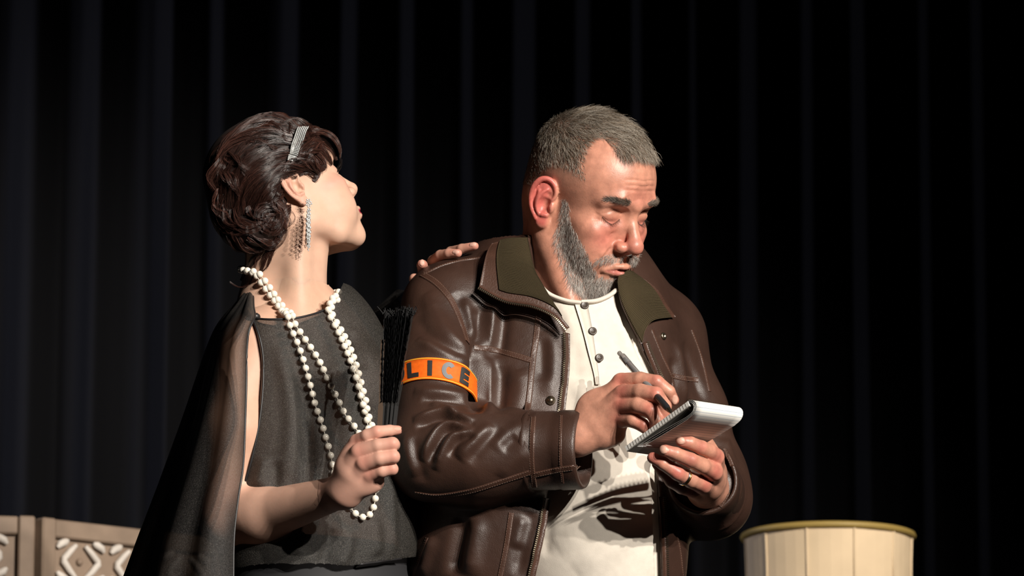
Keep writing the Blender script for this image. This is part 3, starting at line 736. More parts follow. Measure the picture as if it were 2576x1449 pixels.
strands('beard', head_man(A), rng.uniform(.00016, .00027, len(p)), hair_m, man, cb)
br = inpoly(BROW_POLY, HP) < 0; br &= (HV_M[:, 2] > .02)
for s in (1, -1):
    p, n = roots(HV_M, HQ_M, br & (HV_M[:, 1] * s > 0), 750, rng); fl = np.stack([-.2 + 0 * p[:, 0], np.full(len(p), s * 1.), .25 + 0 * p[:, 0]], 1)
    A = grow(p, n, fl, .0095, .4, .9, 5, rng, jit=.35); c = np.where(rng.random((len(p), 1)) < .3, np.array((.26, .22, .18)), np.array((.09, .066, .05))) * rng.uniform(.6, 1.4, (len(p), 1))
    strands('eyebrow', head_man(A), .0002, hair_m, man, c)
for s in (1, -1):
    e = hf.snap(spline(np.array([(89, 18, 12), (90.5, 25, 7), (89.5, 32, 5), (85.5, 40, 7), (80, 47, 11)]) * (1, s, 1) * 1e-3, 60), .0003); A = []
    for q in e:
        d = np.array((.75, s * .25 * rng.normal(1, .5), -.6)) + rng.normal(0, .12, 3); d /= np.linalg.norm(d)
        A.append([q + d * l + np.array((.25, 0, .35)) * l * l / .008 for l in np.linspace(-.0005, .0075, 5)])
    strands('eyelashes', head_man(np.array(A)), .00015, hair_m, man, np.tile((.02, .014, .01), (len(A), 1)))
# ------------------------------------------------------------------ his clothes
def rib_bump(scale, axis, dist, strength=1.0, noise=0):
    def ex(nt, b, tc):
        w = nt.nodes.new('ShaderNodeTexWave'); w.wave_type = 'BANDS'; w.bands_direction = axis; w.inputs['Scale'].default_value = scale; w.inputs['Distortion'].default_value = noise
        a = nt.nodes.new('ShaderNodeAttribute'); a.attribute_name = 'uvp'; nt.links.new(a.outputs['Vector'], w.inputs['Vector'])
        bp = nt.nodes.new('ShaderNodeBump'); bp.inputs['Strength'].default_value = strength; bp.inputs['Distance'].default_value = dist
        nt.links.new(w.outputs[0], bp.inputs['Height']); nt.links.new(bp.outputs[0], b.inputs['Normal'])
    return ex
leather = material('brown_leather', (.040, .0195, .0135), rough=.43, spec=.45, noise=(14, .25, 5), bump=[(900, .45, .0004, 'voronoi'), (60, .3, .002)])
leather_d = material('brown_leather_trim', (.058, .027, .018), rough=.42, spec=.45, noise=(40, .2, 4), bump=[(420, .4, .0006, 'voronoi')])
knit = material('olive_rib_knit', (.085, .064, .034), rough=.9, spec=.1, extra=rib_bump(190, 'X', .0022, 1.0, .8))
cotton = material('cream_cotton', (.66, .60, .52), rough=.85, spec=.15, sheen=.15, noise=(90, .05, 5), bump=[(900, .3, .0005), (30, .12, .002)])
metal_z = material('zip_metal', (.30, .25, .18), rough=.35, metal=1)
button_m = material('brown_button', (.055, .04, .03), rough=.4)
thread = material('pale_thread', (.16, .10, .075), rough=.7)

# jacket
jf = Field(); Rj = np.array(Matrix.Rotation(math.radians(25), 3, 'Z'))
jf.ell(P(1420, 1000, .065), (.19, .15, .28), .03, rot=Rj)
jf.ell(P(1372, 1350, .045), (.205, .165, .30), .06, rot=np.array(Matrix.Rotation(math.radians(16), 3, 'Z')))
jf.cone(P(1155, 775, -.01), P(1660, 835, .15), .060, .058, .05)
jf.cone(P(1290, 730, .05), P(1505, 785, .12), .06, .047, .06)
jf.cone(P(1118, 780, -.02), P(1100, 930, -.08), .060, .057, .04)
jf.cone(P(1100, 930, -.08), P(1088, 1150, -.13), .057, .058, .03)
jf.cone(P(1083, 1145, -.115), P(1200, 1142, -.135), .061, .063, .02)
jf.cone(P(1200, 1142, -.135), P(1350, 1134, -.155), .063, .0545, .03)
jf.cone(P(1665, 870, .14), P(1725, 1040, .13), .057, .055, .04)
jf.cone(P(1725, 1040, .13), P(1772, 1200, .12), .055, .056, .03)
jf.cone(P(1772, 1205, .12), P(1788, 1255, .09), .056, .052, .03)
jf.cone(P(1788, 1255, .09), P(1780, 1225, -.02), .052, .049, .03)
J0 = Field(); J0.ops = list(jf.ops)
OPEN = [(1330, 560), (1347, 690), (1381, 757), (1412, 800), (1425, 840), (1424, 930), (1412, 1040), (1395, 1150), (1376, 1250), (1362, 1340), (1338, 1449), (1310, 1600), (1665, 1600), (1662, 1449), (1656, 1300), (1650, 1180), (1672, 1040), (1655, 960), (1616, 890), (1592, 834), (1574, 800), (1556, 740), (1560, 690), (1600, 560)]
# shirt
sf = Field(); Rs = np.array(Matrix.Rotation(math.radians(31), 3, 'Z'))
sf.ell(P(1455, 930, .065), (.155, .145, .24), .03, rot=Rs)
sf.ell(P(1475, 1290, .06), (.14, .172, .26), .08, rot=Rs)
sf.cone(P(1330, 810, .06), P(1560, 810, .12), .055, .055, .05)
sf.cone(P(1400, 770, .05), P(1405, 735, .05), .075, .07, .03)
nk = np.array(((P(1385, 770, .05) + P(1400, 770, .03)) / 2))
SH_V = None
ax, D = sf.grid((P(1200, 0, .2)[0], -.15, .98), (P(1800, 0, .2)[0], .24, P(0, 690, 0)[2]), .004)
V, Q = nets(ax, D); N = normals(V, Q)
def on(field, rows, n=24, out=0.0):
    """pixel polyline laid on the visible surface of a field"""
    q = spline(np.array(rows, float), n); return field.hit(q[:, 0], q[:, 1], out=out)
V = folds(V, N, [(on(sf, [(1450, 960), (1480, 1040), (1500, 1100)]), .010, .004), (on(sf, [(1580, 1230), (1500, 1300), (1400, 1380)]), .016, .004), (on(sf, [(1640, 1300), (1560, 1360), (1450, 1440)]), .016, .004),
    (on(sf, [(1440, 860), (1450, 960)]), .012, -.003), (on(sf, [(1560, 800), (1590, 900)]), .012, .004), (on(sf, [(1380, 1300), (1370, 1400)]), .01, -.003), (on(sf, [(1480, 800), (1495, 880), (1505, 960)]), .006, .0022)])
neck_poly = [(1300, 600), (1338, 680), (1352, 705), (1378, 735), (1420, 757), (1470, 762), (1515, 756), (1545, 735), (1560, 715), (1640, 640), (1640, 560), (1300, 560)]
V, Q = trim(V, Q, neck_poly, V[:, 1] < .06)
for _ in range(5):
    dj = J0.at(V); m = (dj > -.009) & (inpoly(OPEN, project(V)) > -4); V[m] -= J0.grad(V[m]) * (dj[m] + .0105)[:, None]
bm_ = inpoly(OPEN, project(V)) > -14; V2_ = relax(V, Q, 6, .5); V[bm_] = V2_[bm_]; Q = largest(V, Q); shirt = mesh('shirt', V, Q, cotton, man)
nb_ = np.array([(1346, 700), (1362, 722), (1385, 742), (1425, 757), (1462, 762)]); b2 = np.array([(1462, 760), (1500, 757), (1530, 745), (1550, 730)])
mb = MB(); mb.tube(on(sf, nb_, 24, .002), .0055, 8, flat=.6); mb.build('neckband', cotton, shirt)
mb = MB(); mb.tube(on(sf, b2, 16, .002), .0055, 8, flat=.6); mb.build('neckband', cotton, shirt)
pl = on(sf, [(1462, 765), (1478, 830), (1490, 890), (1500, 940), (1503, 968)], 30, .0012); e = np.linspace(1, .25, 30)[:, None]
g = np.stack([pl - np.array((.0085, 0, 0)) * e, pl + np.array((-.003, -.0012, 0)) * e, pl + np.array((.003, -.0012, 0)) * e, pl + np.array((.0085, 0, 0)) * e], 1)
mesh('placket', *solid_sheet(g[:, ::-1], .002), cotton, shirt)
for (x, y) in ((1471, 768), (1491, 833), (1508, 900)):
    c = sf.hit(x, y, out=.0045); nrm = sf.grad(c); u = np.cross(nrm, (0, 0, 1)); u /= np.linalg.norm(u); R = np.stack([u, np.cross(nrm, u), nrm], 1)
    mb = MB(); mb.lathe([(.0001, .0012), (.003, .001), (.0042, .0018), (.0056, .0016), (.006, .0004), (.0055, -.001), (.0001, -.001)], c, 20, R)
    for dx, dy in ((-1, -1), (1, 1), (1, -1), (-1, 1)): mb.sphere(c + R @ (dx * .0012, dy * .0012, .0012), .0006, 6)
    mb.build('button', button_m, shirt)

prism(jf, OPEN, -.5, .08, .006)
JB = jf
ax, D = jf.grid((P(980, 0, -.1)[0], -.33, .98), (P(1905, 0, 0)[0], .28, P(0, 600, 0)[2]), .003)
V, Q = nets(ax, D); V = relax(V, Q, 2, .5); N = normals(V, Q)
def jl(rows, w, h, n=16): return (on(J0, rows, n), w, h)
V = folds(V, N, [
    jl([(1196, 860), (1200, 930), (1198, 1040)], .011, -.016), jl([(1150, 735), (1172, 800), (1180, 860)], .010, -.005),
    jl([(1165, 750), (1180, 800), (1196, 850)], .008, .006), jl([(1210, 770), (1203, 830), (1200, 880)], .008, -.006), jl([(1240, 762), (1238, 820), (1226, 880)], .010, .008), jl([(1268, 775), (1262, 850), (1256, 900)], .009, -.006),
    jl([(1075, 735), (1100, 800), (1150, 860), (1190, 890)], .012, .006), jl([(1040, 800), (1090, 850), (1180, 905)], .010, -.006), jl([(1050, 850), (1110, 880), (1188, 915)], .009, .006),
    jl([(1040, 985), (1100, 985), (1192, 1000)], .008, .005), jl([(1060, 1006), (1120, 1006), (1188, 1016)], .006, -.005), jl([(1080, 1016), (1120, 1026), (1150, 1048)], .005, .006),
    jl([(1192, 1060), (1139, 1042), (1101, 1037), (1038, 1058)], .0065, .008), jl([(1192, 1068), (1139, 1054), (1100, 1052), (1045, 1078)], .0055, -.008), jl([(1186, 1072), (1125, 1068), (1086, 1105), (1062, 1160)], .0065, .009), jl([(1184, 1080), (1125, 1083), (1098, 1121), (1080, 1165)], .0055, -.008),
    jl([(1192, 1082), (1144, 1094), (1115, 1133), (1094, 1182)], .0065, .008), jl([(1196, 1094), (1152, 1112), (1128, 1148)], .0055, -.006), jl([(1240, 1068), (1197, 1104), (1152, 1155)], .009, .006), jl([(1262, 1076), (1222, 1112), (1180, 1165)], .009, -.004),
    jl([(1020, 1085), (1030, 1140), (1050, 1200)], .010, .005), jl([(1040, 1100), (1048, 1150), (1066, 1215)], .008, -.004), jl([(1318, 1063), (1270, 1095), (1240, 1130)], .009, .003), jl([(1330, 1130), (1290, 1160), (1255, 1200)], .010, .003), jl([(1300, 1100), (1262, 1130)], .008, -.003),
    jl([(1300, 930), (1310, 980), (1290, 1040)], .016, .005), jl([(1262, 920), (1262, 980), (1255, 1040)], .010, -.006), jl([(1232, 900), (1232, 1040)], .009, .006),
    jl([(1380, 830), (1392, 900), (1380, 1000)], .012, .004), jl([(1365, 850), (1368, 960)], .009, -.004),
    jl([(1170, 1300), (1150, 1380), (1140, 1449)], .012, -.012), jl([(1200, 1300), (1180, 1449)], .014, .007), jl([(1340, 1290), (1320, 1350), (1300, 1449)], .010, -.005), jl([(1320, 1300), (1300, 1380)], .010, .005), jl([(1090, 1350), (1060, 1449)], .01, .006),
    jl([(1700, 860), (1715, 930), (1725, 1010)], .010, .006), jl([(1720, 860), (1745, 940), (1765, 1010)], .009, -.005), jl([(1690, 1000), (1700, 960), (1690, 900)], .008, -.005),
    jl([(1770, 1040), (1800, 1080), (1830, 1110)], .010, -.006), jl([(1850, 1180), (1835, 1240), (1800, 1300)], .009, .005), jl([(1865, 1200), (1850, 1260), (1815, 1320)], .008, -.004), jl([(1800, 1060), (1830, 1130), (1850, 1180)], .010, .005)])
JV, JQ = V, Q
jacket = mesh('jacket', V, Q, leather, man)
from mathutils.bvhtree import BVHTree
def bvh_of(V, Q): return BVHTree.FromPolygons(V.tolist(), Q.tolist())
def lay(bvh, rows, n, out=0.0, fb=None):
    """pixel polyline laid on a built mesh; returns points and normals"""
    q = spline(np.array(rows, float), n); v = rays(q[:, 0], q[:, 1]); p = []; nn = []
    for d in v:
        h = bvh.ray_cast(Vector(CAM), Vector(d))
        if h[0] is None: p.append(None); nn.append(None)
        else:
            m = np.array(h[1]); m = m if m @ d < 0 else -m; p.append(np.array(h[0]) + m * out); nn.append(m)
    ok = [i for i in range(len(p)) if p[i] is not None]
    if not ok: return None
    for i in range(len(p)):
        if p[i] is None:
            j = min(ok, key=lambda k: abs(k - i)); t = np.linalg.norm(p[j] - CAM); p[i] = CAM + v[i] * t; nn[i] = nn[j]
    return np.array(p), np.array(nn)
JBV = bvh_of(JV, JQ)
def ribbon(bvh, rows, width, th, name, mat, parent, n=40):
    """a raised welt of leather along a seam"""
    p, nn = lay(bvh, rows, n); p = relax_line(p); t = np.gradient(p, axis=0); t /= np.linalg.norm(t, axis=1, keepdims=True); s = np.cross(t, nn); s /= np.linalg.norm(s, axis=1, keepdims=True)
    prof = [(-.5, -.4), (-.46, .7), (-.25, 1), (.25, 1), (.46, .7), (.5, -.4)]
    g = np.stack([p + s * (a * width) + nn * (b * th) for a, b in prof], 1); V, Q = sheet(g); return mesh(name, V, Q, mat, parent), (p, s, nn)
def relax_line(p, k=3):
    for _ in range(k): p = np.vstack([p[:1], (p[:-2] + 2 * p[1:-1] + p[2:]) / 4, p[-1:]])
    return p
STITCH = MB()
def stitches(p, s, nn, off, out, step=.0036):
    l = np.r_[0, np.cumsum(np.linalg.norm(np.diff(p, axis=0), axis=1))]; k = int(l[-1] / step)
    at = lambda X, d: np.array([np.interp(d, l, X[:, i]) for i in range(3)])
    for i in range(k):
        a, b = i * step, i * step + step * .62; q = [at(p, d) + at(s, d) * off + at(nn, d) * out for d in (a, (a + b) / 2, b)]
        q[0] = q[0] - at(nn, a) * .0005; q[2] = q[2] - at(nn, b) * .0005; STITCH.tube(q, .00035, 4, False)
SEAMS = [([(1062, 690), (1098, 712), (1135, 755), (1162, 815), (1176, 862)], .010, 2), ([(1192, 874), (1240, 880), (1295, 894), (1340, 908)], .009, 2), ([(1355, 795), (1347, 860), (1340, 908), (1333, 980), (1325, 1045)], .009, 2),
    ([(1045, 1240), (1100, 1247), (1180, 1236), (1260, 1212), (1335, 1188)], .009, 2), ([(1286, 1290), (1274, 1370), (1258, 1449), (1250, 1480)], .008, 2), ([(1066, 690), (1110, 668), (1160, 655), (1210, 648)], .006, 1),
    ([(1688, 945), (1722, 952), (1756, 956)], .008, 2), ([(1640, 830), (1668, 900), (1688, 945), (1700, 1010)], .006, 1), ([(1740, 830), (1765, 900), (1785, 985)], .006, 1), ([(1700, 1330), (1712, 1390), (1718, 1449)], .006, 1), ([(1075, 1352), (1058, 1400), (1040, 1449)], .006, 1)]
for rows, w, ns in SEAMS:
    o, (p, s, nn) = ribbon(JBV, rows, w, .0011, 'seam_welt', leather_d, jacket)
    for off in ((-.32, .32) if ns == 2 else (.3,)): stitches(p, s, nn, off * w, .0014)

# cuff of the right sleeve, stiff and wide
def cuff(a, b, ra, rb, name, up, seam):
    a, b = np.array(a), np.array(b); d = b - a; n = 40; ang = np.linspace(0, 2 * math.pi, n, endpoint=False)
    t = d / np.linalg.norm(d); s = np.cross(t, up); s /= np.linalg.norm(s); u = np.cross(s, t)
    rows = [(0, ra - .004), (.01, ra), (.10, ra + .002), (.13, ra - .0005), (.5, (ra + rb) / 2), (.60, rb), (.63, rb + .0015), (.95, rb + .001), (1, rb - .0005), (1.0, rb - .0045), (.6, rb - .006), (.2, ra - .006)]
    G = np.stack([a + d * k + r * (np.cos(ang)[:, None] * s * (1 + .03 * np.sin(3 * ang + k * 3)[:, None]) + np.sin(ang)[:, None] * u * 1.04) for k, r in rows], 0)
    m = len(rows); i, j = np.meshgrid(np.arange(m - 1), np.arange(n), indexing='ij'); j2 = (j + 1) % n
    Q = np.stack([i * n + j, i * n + j2, (i + 1) * n + j2, (i + 1) * n + j], -1).reshape(-1, 4)
    return mesh(name, G.reshape(-1, 3), Q, leather, jacket), (a, b, t, s, u)
c1, fr1 = cuff(P(1325, 1135, -.153), P(1468, 1131, -.174), .0530, .0515, 'cuff', (0, 0, 1), None)
CBV = bvh_of(np.array([v.co for v in c1.data.vertices]), np.array([list(p.vertices) for p in c1.data.polygons]))
for rows, w, ns in (([(1342, 1050), (1338, 1110), (1338, 1170), (1345, 1225)], .008, 2), ([(1412, 1046), (1410, 1100), (1410, 1160), (1416, 1215)], .004, 1), ([(1345, 1195), (1400, 1183), (1455, 1175)], .009, 2)):
    o, (p, s, nn) = ribbon(CBV, rows, w, .0011, 'seam_welt', leather_d, jacket)
    for off in ((-.32, .32) if ns == 2 else (.3,)): stitches(p, s, nn, off * w, .0014)
c2, fr2 = cuff(P(1792, 1252, .05), P(1768, 1205, -.062), .0475, .0485, 'cuff', (0, 0, 1), None)
C2V = bvh_of(np.array([v.co for v in c2.data.vertices]), np.array([list(p.vertices) for p in c2.data.polygons]))
for rows, w, ns in (([(1822, 1130), (1842, 1175), (1838, 1225), (1812, 1275)], .006, 2), ([(1800, 1120), (1822, 1165), (1822, 1220), (1795, 1275), (1755, 1290)], .004, 1)):
    o, (p, s, nn) = ribbon(C2V, rows, w, .0011, 'seam_welt', leather_d, jacket)
    for off in ((-.32, .32) if ns == 2 else (.3,)): stitches(p, s, nn, off * w, .0014)
STITCH.build('stitching', thread, jacket)

# collar: two turned down leaves with a leather border and ribbed knit face
def coons(top, bottom, left, right, nu=26, nv=18):
    T, B, L, Rr = (spline(PP(x), n) for x, n in ((top, nu), (bottom, nu), (left, nv), (right, nv)))
    u = np.linspace(0, 1, nu)[:, None, None]; v = np.linspace(0, 1, nv)[None, :, None]
    S_ = (1 - v) * T[:, None] + v * B[:, None] + (1 - u) * L[None] + u * Rr[None]
    return S_ - ((1 - u) * (1 - v) * T[0] + u * (1 - v) * T[-1] + (1 - u) * v * B[0] + u * v * B[-1])
def collar(G, u0, u1, v0, v1, flip):
    V, Q = sheet(G); N = normals(V, Q)
    if N[:, 1].mean() > 0: N = -N
    nu, nv = G.shape[:2]; bul = .007 * np.sin(np.linspace(0, math.pi, nv))[None, :, None] * np.ones((nu, 1, 1)); G = G + N.reshape(G.shape) * bul
    base = mesh('collar', *solid_sheet(G if normals(*sheet(G))[:, 1].mean() < 0 else G[::-1], .005), leather_d, jacket)
    N = normals(*sheet(G)); N = N if N[:, 1].mean() < 0 else -N; N = N.reshape(G.shape)
    iu = slice(int(u0 * nu), int(math.ceil(u1 * nu))); iv = slice(int(v0 * nv), int(math.ceil(v1 * nv)))
    K = (G + N * .0022)[iu, iv]; a, b = K.shape[:2]; uv = np.stack(np.meshgrid(np.linspace(0, 1, a), np.linspace(0, 1, b), indexing='ij'), -1) * (np.linalg.norm(K[-1, b // 2] - K[0, b // 2]), np.linalg.norm(K[a // 2, -1] - K[a // 2, 0]))
    Vs, Qs = solid_sheet(K if normals(*sheet(K))[:, 1].mean() < 0 else K, .003, N[iu, iv].reshape(-1, 3)); uv = np.vstack([uv.reshape(-1, 2)] * 2)
    mesh('collar_rib', Vs, Qs, knit, jacket, uv=uv[:, ::-1] if flip else uv)
    return G
GR = coons([(1238, 612, -.045), (1280, 602, -.048), (1328, 600, -.048)], [(1205, 722, -.094), (1270, 756, -.10), (1342, 770, -.104), (1395, 794, -.106), (1426, 828, -.106)],
      [(1238, 612, -.045), (1222, 655, -.07), (1205, 722, -.094)], [(1328, 600, -.048), (1335, 655, -.076), (1350, 705, -.088), (1381, 757, -.097), (1410, 797, -.102), (1426, 828, -.106)])
collar(GR, .24, 1, 0, .86, True)
GL = coons([(1562, 684, -.045), (1578, 682, -.042), (1594, 684, -.038)], [(1614, 862, -.065), (1622, 828, -.06), (1645, 805, -.03), (1700, 797, .022)],
      [(1562, 684, -.045), (1553, 722, -.062), (1560, 765, -.07), (1580, 808, -.07), (1614, 862, -.065)], [(1594, 684, -.038), (1645, 731, -.012), (1672, 769, .006), (1700, 797, .022)])
collar(GL, 0, .86, .0, .95, True)
bk = spline(PP([(1328, 600, -.04), (1310, 598, .04), (1325, 598, .09), (1380, 600, .15), (1480, 615, .17), (1570, 640, .12), (1594, 684, -.03)]), 30)
mesh('collar_stand', *solid_sheet(np.stack([bk + (0, 0, .005), bk - (0, 0, .03), bk - (0, 0, .08)], 1), .004), leather_d, jacket)

# zip: two tapes with metal teeth along the opening and the collar edge
def zipper(pts, nn, side, tape=.007):
    p = relax_line(pts, 4); t = np.gradient(p, axis=0); t /= np.linalg.norm(t, axis=1, keepdims=True); s = np.cross(t, nn) * side; s /= np.linalg.norm(s, axis=1, keepdims=True)
    g = np.stack([p - s * tape + nn * .0002, p - s * tape * .4 + nn * .001, p + s * .001 + nn * .001], 1); V, Q = solid_sheet(g, .0018); mesh('zipper_tape', V, Q, leather_d, jacket)
    l = np.r_[0, np.cumsum(np.linalg.norm(np.diff(p, axis=0), axis=1))]; mb = MB(); at = lambda X, d: np.array([np.interp(d, l, X[:, i]) for i in range(3)])
    for d in np.arange(.001, l[-1], .0028):
        R = np.stack([at(s, d), at(t, d), at(nn, d)], 1); mb.box(at(p, d) + R @ (.0016, 0, .0012), (.0042, .0015, .0024), R)
    mb.build('zipper_teeth', metal_z, jacket, smooth=False)
def edge(rows, dx, n, out=.003):
    q = np.array(rows, float); q[:, 0] += dx; pts, nn = lay(JBV, q, n, out); nn = relax_line(nn, 8); return pts, nn
p, nn = edge([(1425, 840), (1424, 930), (1412, 1040)], -7, 50); zipper(p, nn, 1)
p, nn = edge([(1376, 1250), (1362, 1340), (1338, 1449), (1330, 1480)], -7, 50); zipper(p, nn, 1)
b = spline(GR[:, -1], 80); zipper(b + (0, -.007, -.002), np.tile((0., -.9, .43), (80, 1)), 1, .004)
p, nn = edge([(1614, 862), (1624, 890), (1655, 960), (1672, 1010)], 8, 40); zipper(p, nn, -1)
p, nn = edge([(1656, 1250), (1660, 1320), (1664, 1449), (1664, 1480)], 8, 50); zipper(p, nn, -1)
# snap button
p, nn = lay(JBV, [(1385, 1008), (1386, 1008)], 2, .001); R = np.array(Vector(nn[0]).to_track_quat('Z', 'Y').to_matrix())
MB().lathe([(.0001, .004), (.0025, .0038), (.0034, .0028), (.0036, .0018), (.0062, .0016), (.0068, .0008), (.0066, -.001)], p[0], 24, R).build('snap_button', metal_z, jacket)

for bx_, by_, nm_ in ((1668, 846, 'snap_button'),):
    p, nn = lay(JBV, [(bx_, by_), (bx_ + 1, by_)], 2, .0005); R = np.array(Vector(nn[0]).to_track_quat('Z', 'Y').to_matrix())
    MB().lathe([(.0001, .0005), (.0022, .0006), (.0026, .002), (.0046, .002), (.0054, .0008), (.0052, -.001)], p[0], 20, R).build(nm_, metal_z, jacket)
# trousers and shoes, mostly out of frame
tf = Field(); bx = man.location[0]
tf.ell((bx + .02, .06, .98), (.17, .13, .14), .02)
for s in (-1, 1): tf.chain([(bx + .02 + s * .09, .06, .93), (bx + .02 + s * .11, .05, .5), (bx + .02 + s * .115, .06, .06)], [.105, .082, .07], .03)
ax, D = tf.grid((bx - .3, -.15, .03), (bx + .34, .27, 1.15), .012); V, Q = nets(ax, D); denim = material('dark_denim', (.02, .022, .03), rough=.8); mesh('trousers', V, Q, denim, man)
shoe_m = material('black_shoe_leather', (.012, .011, .01), rough=.35)
for s in (-1, 1):
    c = bx + .02 + s * .115; shf = Field().ell((c, .06, .045), (.045, .07, .045), .02).cone((c, .03, .035), (c + .02, -.12, .03), .045, .036, .03); ax, D = shf.grid((c - .1, -.2, 0.0), (c + .12, .15, .12), .006); V, Q = nets(ax, D); V[:, 2] = np.maximum(V[:, 2], 0); mesh('shoe', V, Q, shoe_m, man)
# ------------------------------------------------------------------ the woman with the fan
wom = thing('person', 'person in a sheer black caped blouse looking up, holding a folded fan', 'person', (P(790, 1449, -.06)[0], -.06, 0))
SKIN_W, RED_W = (.56, .35, .255), (.54, .21, .16)
skin_w = material('skin_fair', col_attr=True, rough=.52, spec=.3, sss=.12, bump=[(1100, .12, .0004), (320, .08, .0006)], noise=(60, .05, 4))
R_W = head_matrix(115, -24.5, -6); O_W = np.array((-.3185, -.10, 1.6535)); SW = .905
def head_wom(v): return (v * SW) @ R_W.T + O_W
def to_w(p): return ((np.asarray(p) - O_W) @ R_W) / SW
hw = head_field(GW); HW0 = Field(); HW0.ops = list(hw.ops)
hw.cone((-.030, 0, -.035), to_w(P(722, 800, -.07)), .052, .060, .018)
hw.cone((.002, 0, -.07), to_w(P(742, 800, -.10)), .038, .044, .016)
hw.cone((-.018, -.046, -.045), to_w(P(750, 800, -.138)), .014, .015, .03)
hw.cone(to_w(P(700, 770, -.06)), to_w(P(640, 830, -.12)), .05, .04, .05)
ax, D = hw.grid((-.145, -.11, -.27), (.14, .105, .145), .0018)
V, Q = nets(ax, D); N = normals(V, Q); bodyw = Body()
HV_W, HQ_W = V, Q
cw = skin_colors(V, SKIN_W, RED_W, (.32, .012, .04), GW)
v = V * 1000; ey = np.exp(-((v[:, 0] - 86) / 10) ** 2 - ((np.abs(v[:, 1]) - 33) / 13) ** 2 - ((v[:, 2] - 18) / 7) ** 2)[:, None]; cw = cw * (1 - .6 * ey) + np.array((.16, .08, .07)) * .6 * ey
bl = np.exp(-((v[:, 0] - 62) / 24) ** 2 - ((np.abs(v[:, 1]) - 58) / 14) ** 2 - ((v[:, 2] + 8) / 10) ** 2)[:, None]; cw = cw * (1 - .45 * bl) + np.array((.62, .20, .17)) * .45 * bl
bodyw.add(head_wom(V), Q, cw)
# right hand round the fan
fw = Field()
fingers(fw, [[(866, 1232, -.32, .0205), (880, 1180, -.335, .020), (899, 1113, -.347, .0112), (924, 1097, -.362, .0092), (948, 1087, -.366, .0086), (980, 1083, -.356, .0075), (1001, 1082, -.346, .0062)],
             [(866, 1232, -.32, .0205), (885, 1185, -.34, .020), (903, 1139, -.36, .0122), (950, 1122, -.372, .0098), (987, 1117, -.372, .0092), (990, 1119, -.352, .0085), (960, 1124, -.337, .0075)],
             [(868, 1234, -.32, .0205), (892, 1195, -.338, .020), (915, 1166, -.361, .012), (955, 1154, -.373, .0096), (989, 1149, -.373, .0090), (990, 1151, -.353, .0082), (960, 1155, -.338, .0072)],
             [(870, 1238, -.318, .0205), (905, 1208, -.332, .019), (930, 1193, -.352, .0112), (960, 1185, -.363, .0088), (986, 1180, -.363, .0083), (986, 1181, -.344, .0076), (962, 1182, -.333, .0065)],
             [(875, 1215, -.31, .019), (905, 1160, -.305, .015), (935, 1115, -.318, .0105), (962, 1095, -.333, .0085)]], .006)
fw.ell(P(900, 1180, -.337), (.026, .018, .036), .012); fw.ell(P(925, 1215, -.332), (.022, .016, .014), .012)
fw.cone(P(800, 1255, -.275), P(868, 1234, -.32), .0255, .0215, .012)
kn = [(899, 1111, -.357, .012, .5), (903, 1137, -.372, .013, .5), (915, 1164, -.372, .013, .5), (930, 1192, -.362, .012, .5), (948, 1085, -.374, .009, .4), (1001, 1082, -.346, .010, .6), (988, 1117, -.38, .010, .4), (990, 1149, -.38, .010, .4), (987, 1180, -.37, .009, .4)]
HANDW = (.56, .31, .235)
bodyw.add(*hand_mesh(fw, (P(800, 1300, -.3)[0], -.40, P(900, 1300, -.3)[2]), (P(1012, 1060, -.3)[0], -.27, P(900, 1060, -.3)[2]), .0013, HANDW, (.56, .20, .15), kn, [(1001, 1079, -.35, 8, 5, 5)], (.66, .36, .28)))
# left hand reaching over his shoulder from behind
fx = Field()
fingers(fx, [[(1085, 715, .10, .018), (1098, 690, .07, .011), (1112, 650, .03, .0080), (1134, 634, .0, .0076), (1162, 626, -.022, .0070), (1194, 619, -.034, .0058)],
             [(1080, 718, .09, .018), (1085, 692, .05, .011), (1090, 657, .008, .0083), (1108, 643, -.02, .0079), (1130, 638, -.036, .0072), (1152, 637, -.046, .0060)],
             [(1075, 720, .08, .018), (1070, 700, .04, .011), (1064, 676, -.005, .0078), (1062, 667, -.026, .0074), (1061, 664, -.036, .0064)],
             [(1075, 725, .10, .017), (1058, 716, .05, .010), (1044, 702, .0, .0080), (1042, 700, -.02, .007)]], .005)
fx.ell(P(1082, 715, .08), (.022, .03, .016), .012); fx.cone(P(1050, 790, .13), P(1080, 722, .10), .024, .020, .012)
bodyw.add(*hand_mesh(fx, (P(1020, 800, .1)[0], -.075, P(1100, 800, .1)[2]), (P(1220, 640, 0)[0], .16, P(1100, 598, 0)[2]), .0014, (.50, .26, .19), (.52, .19, .145), [(1194, 619, -.034, .012, .6), (1152, 637, -.046, .012, .6), (1061, 664, -.036, .012, .7)],
    [(1147, 634, -.05, 9, 5, 4), (1190, 615, -.036, 9, 5, -8), (1062, 661, -.042, 6, 8, 0)], (.62, .36, .29)))
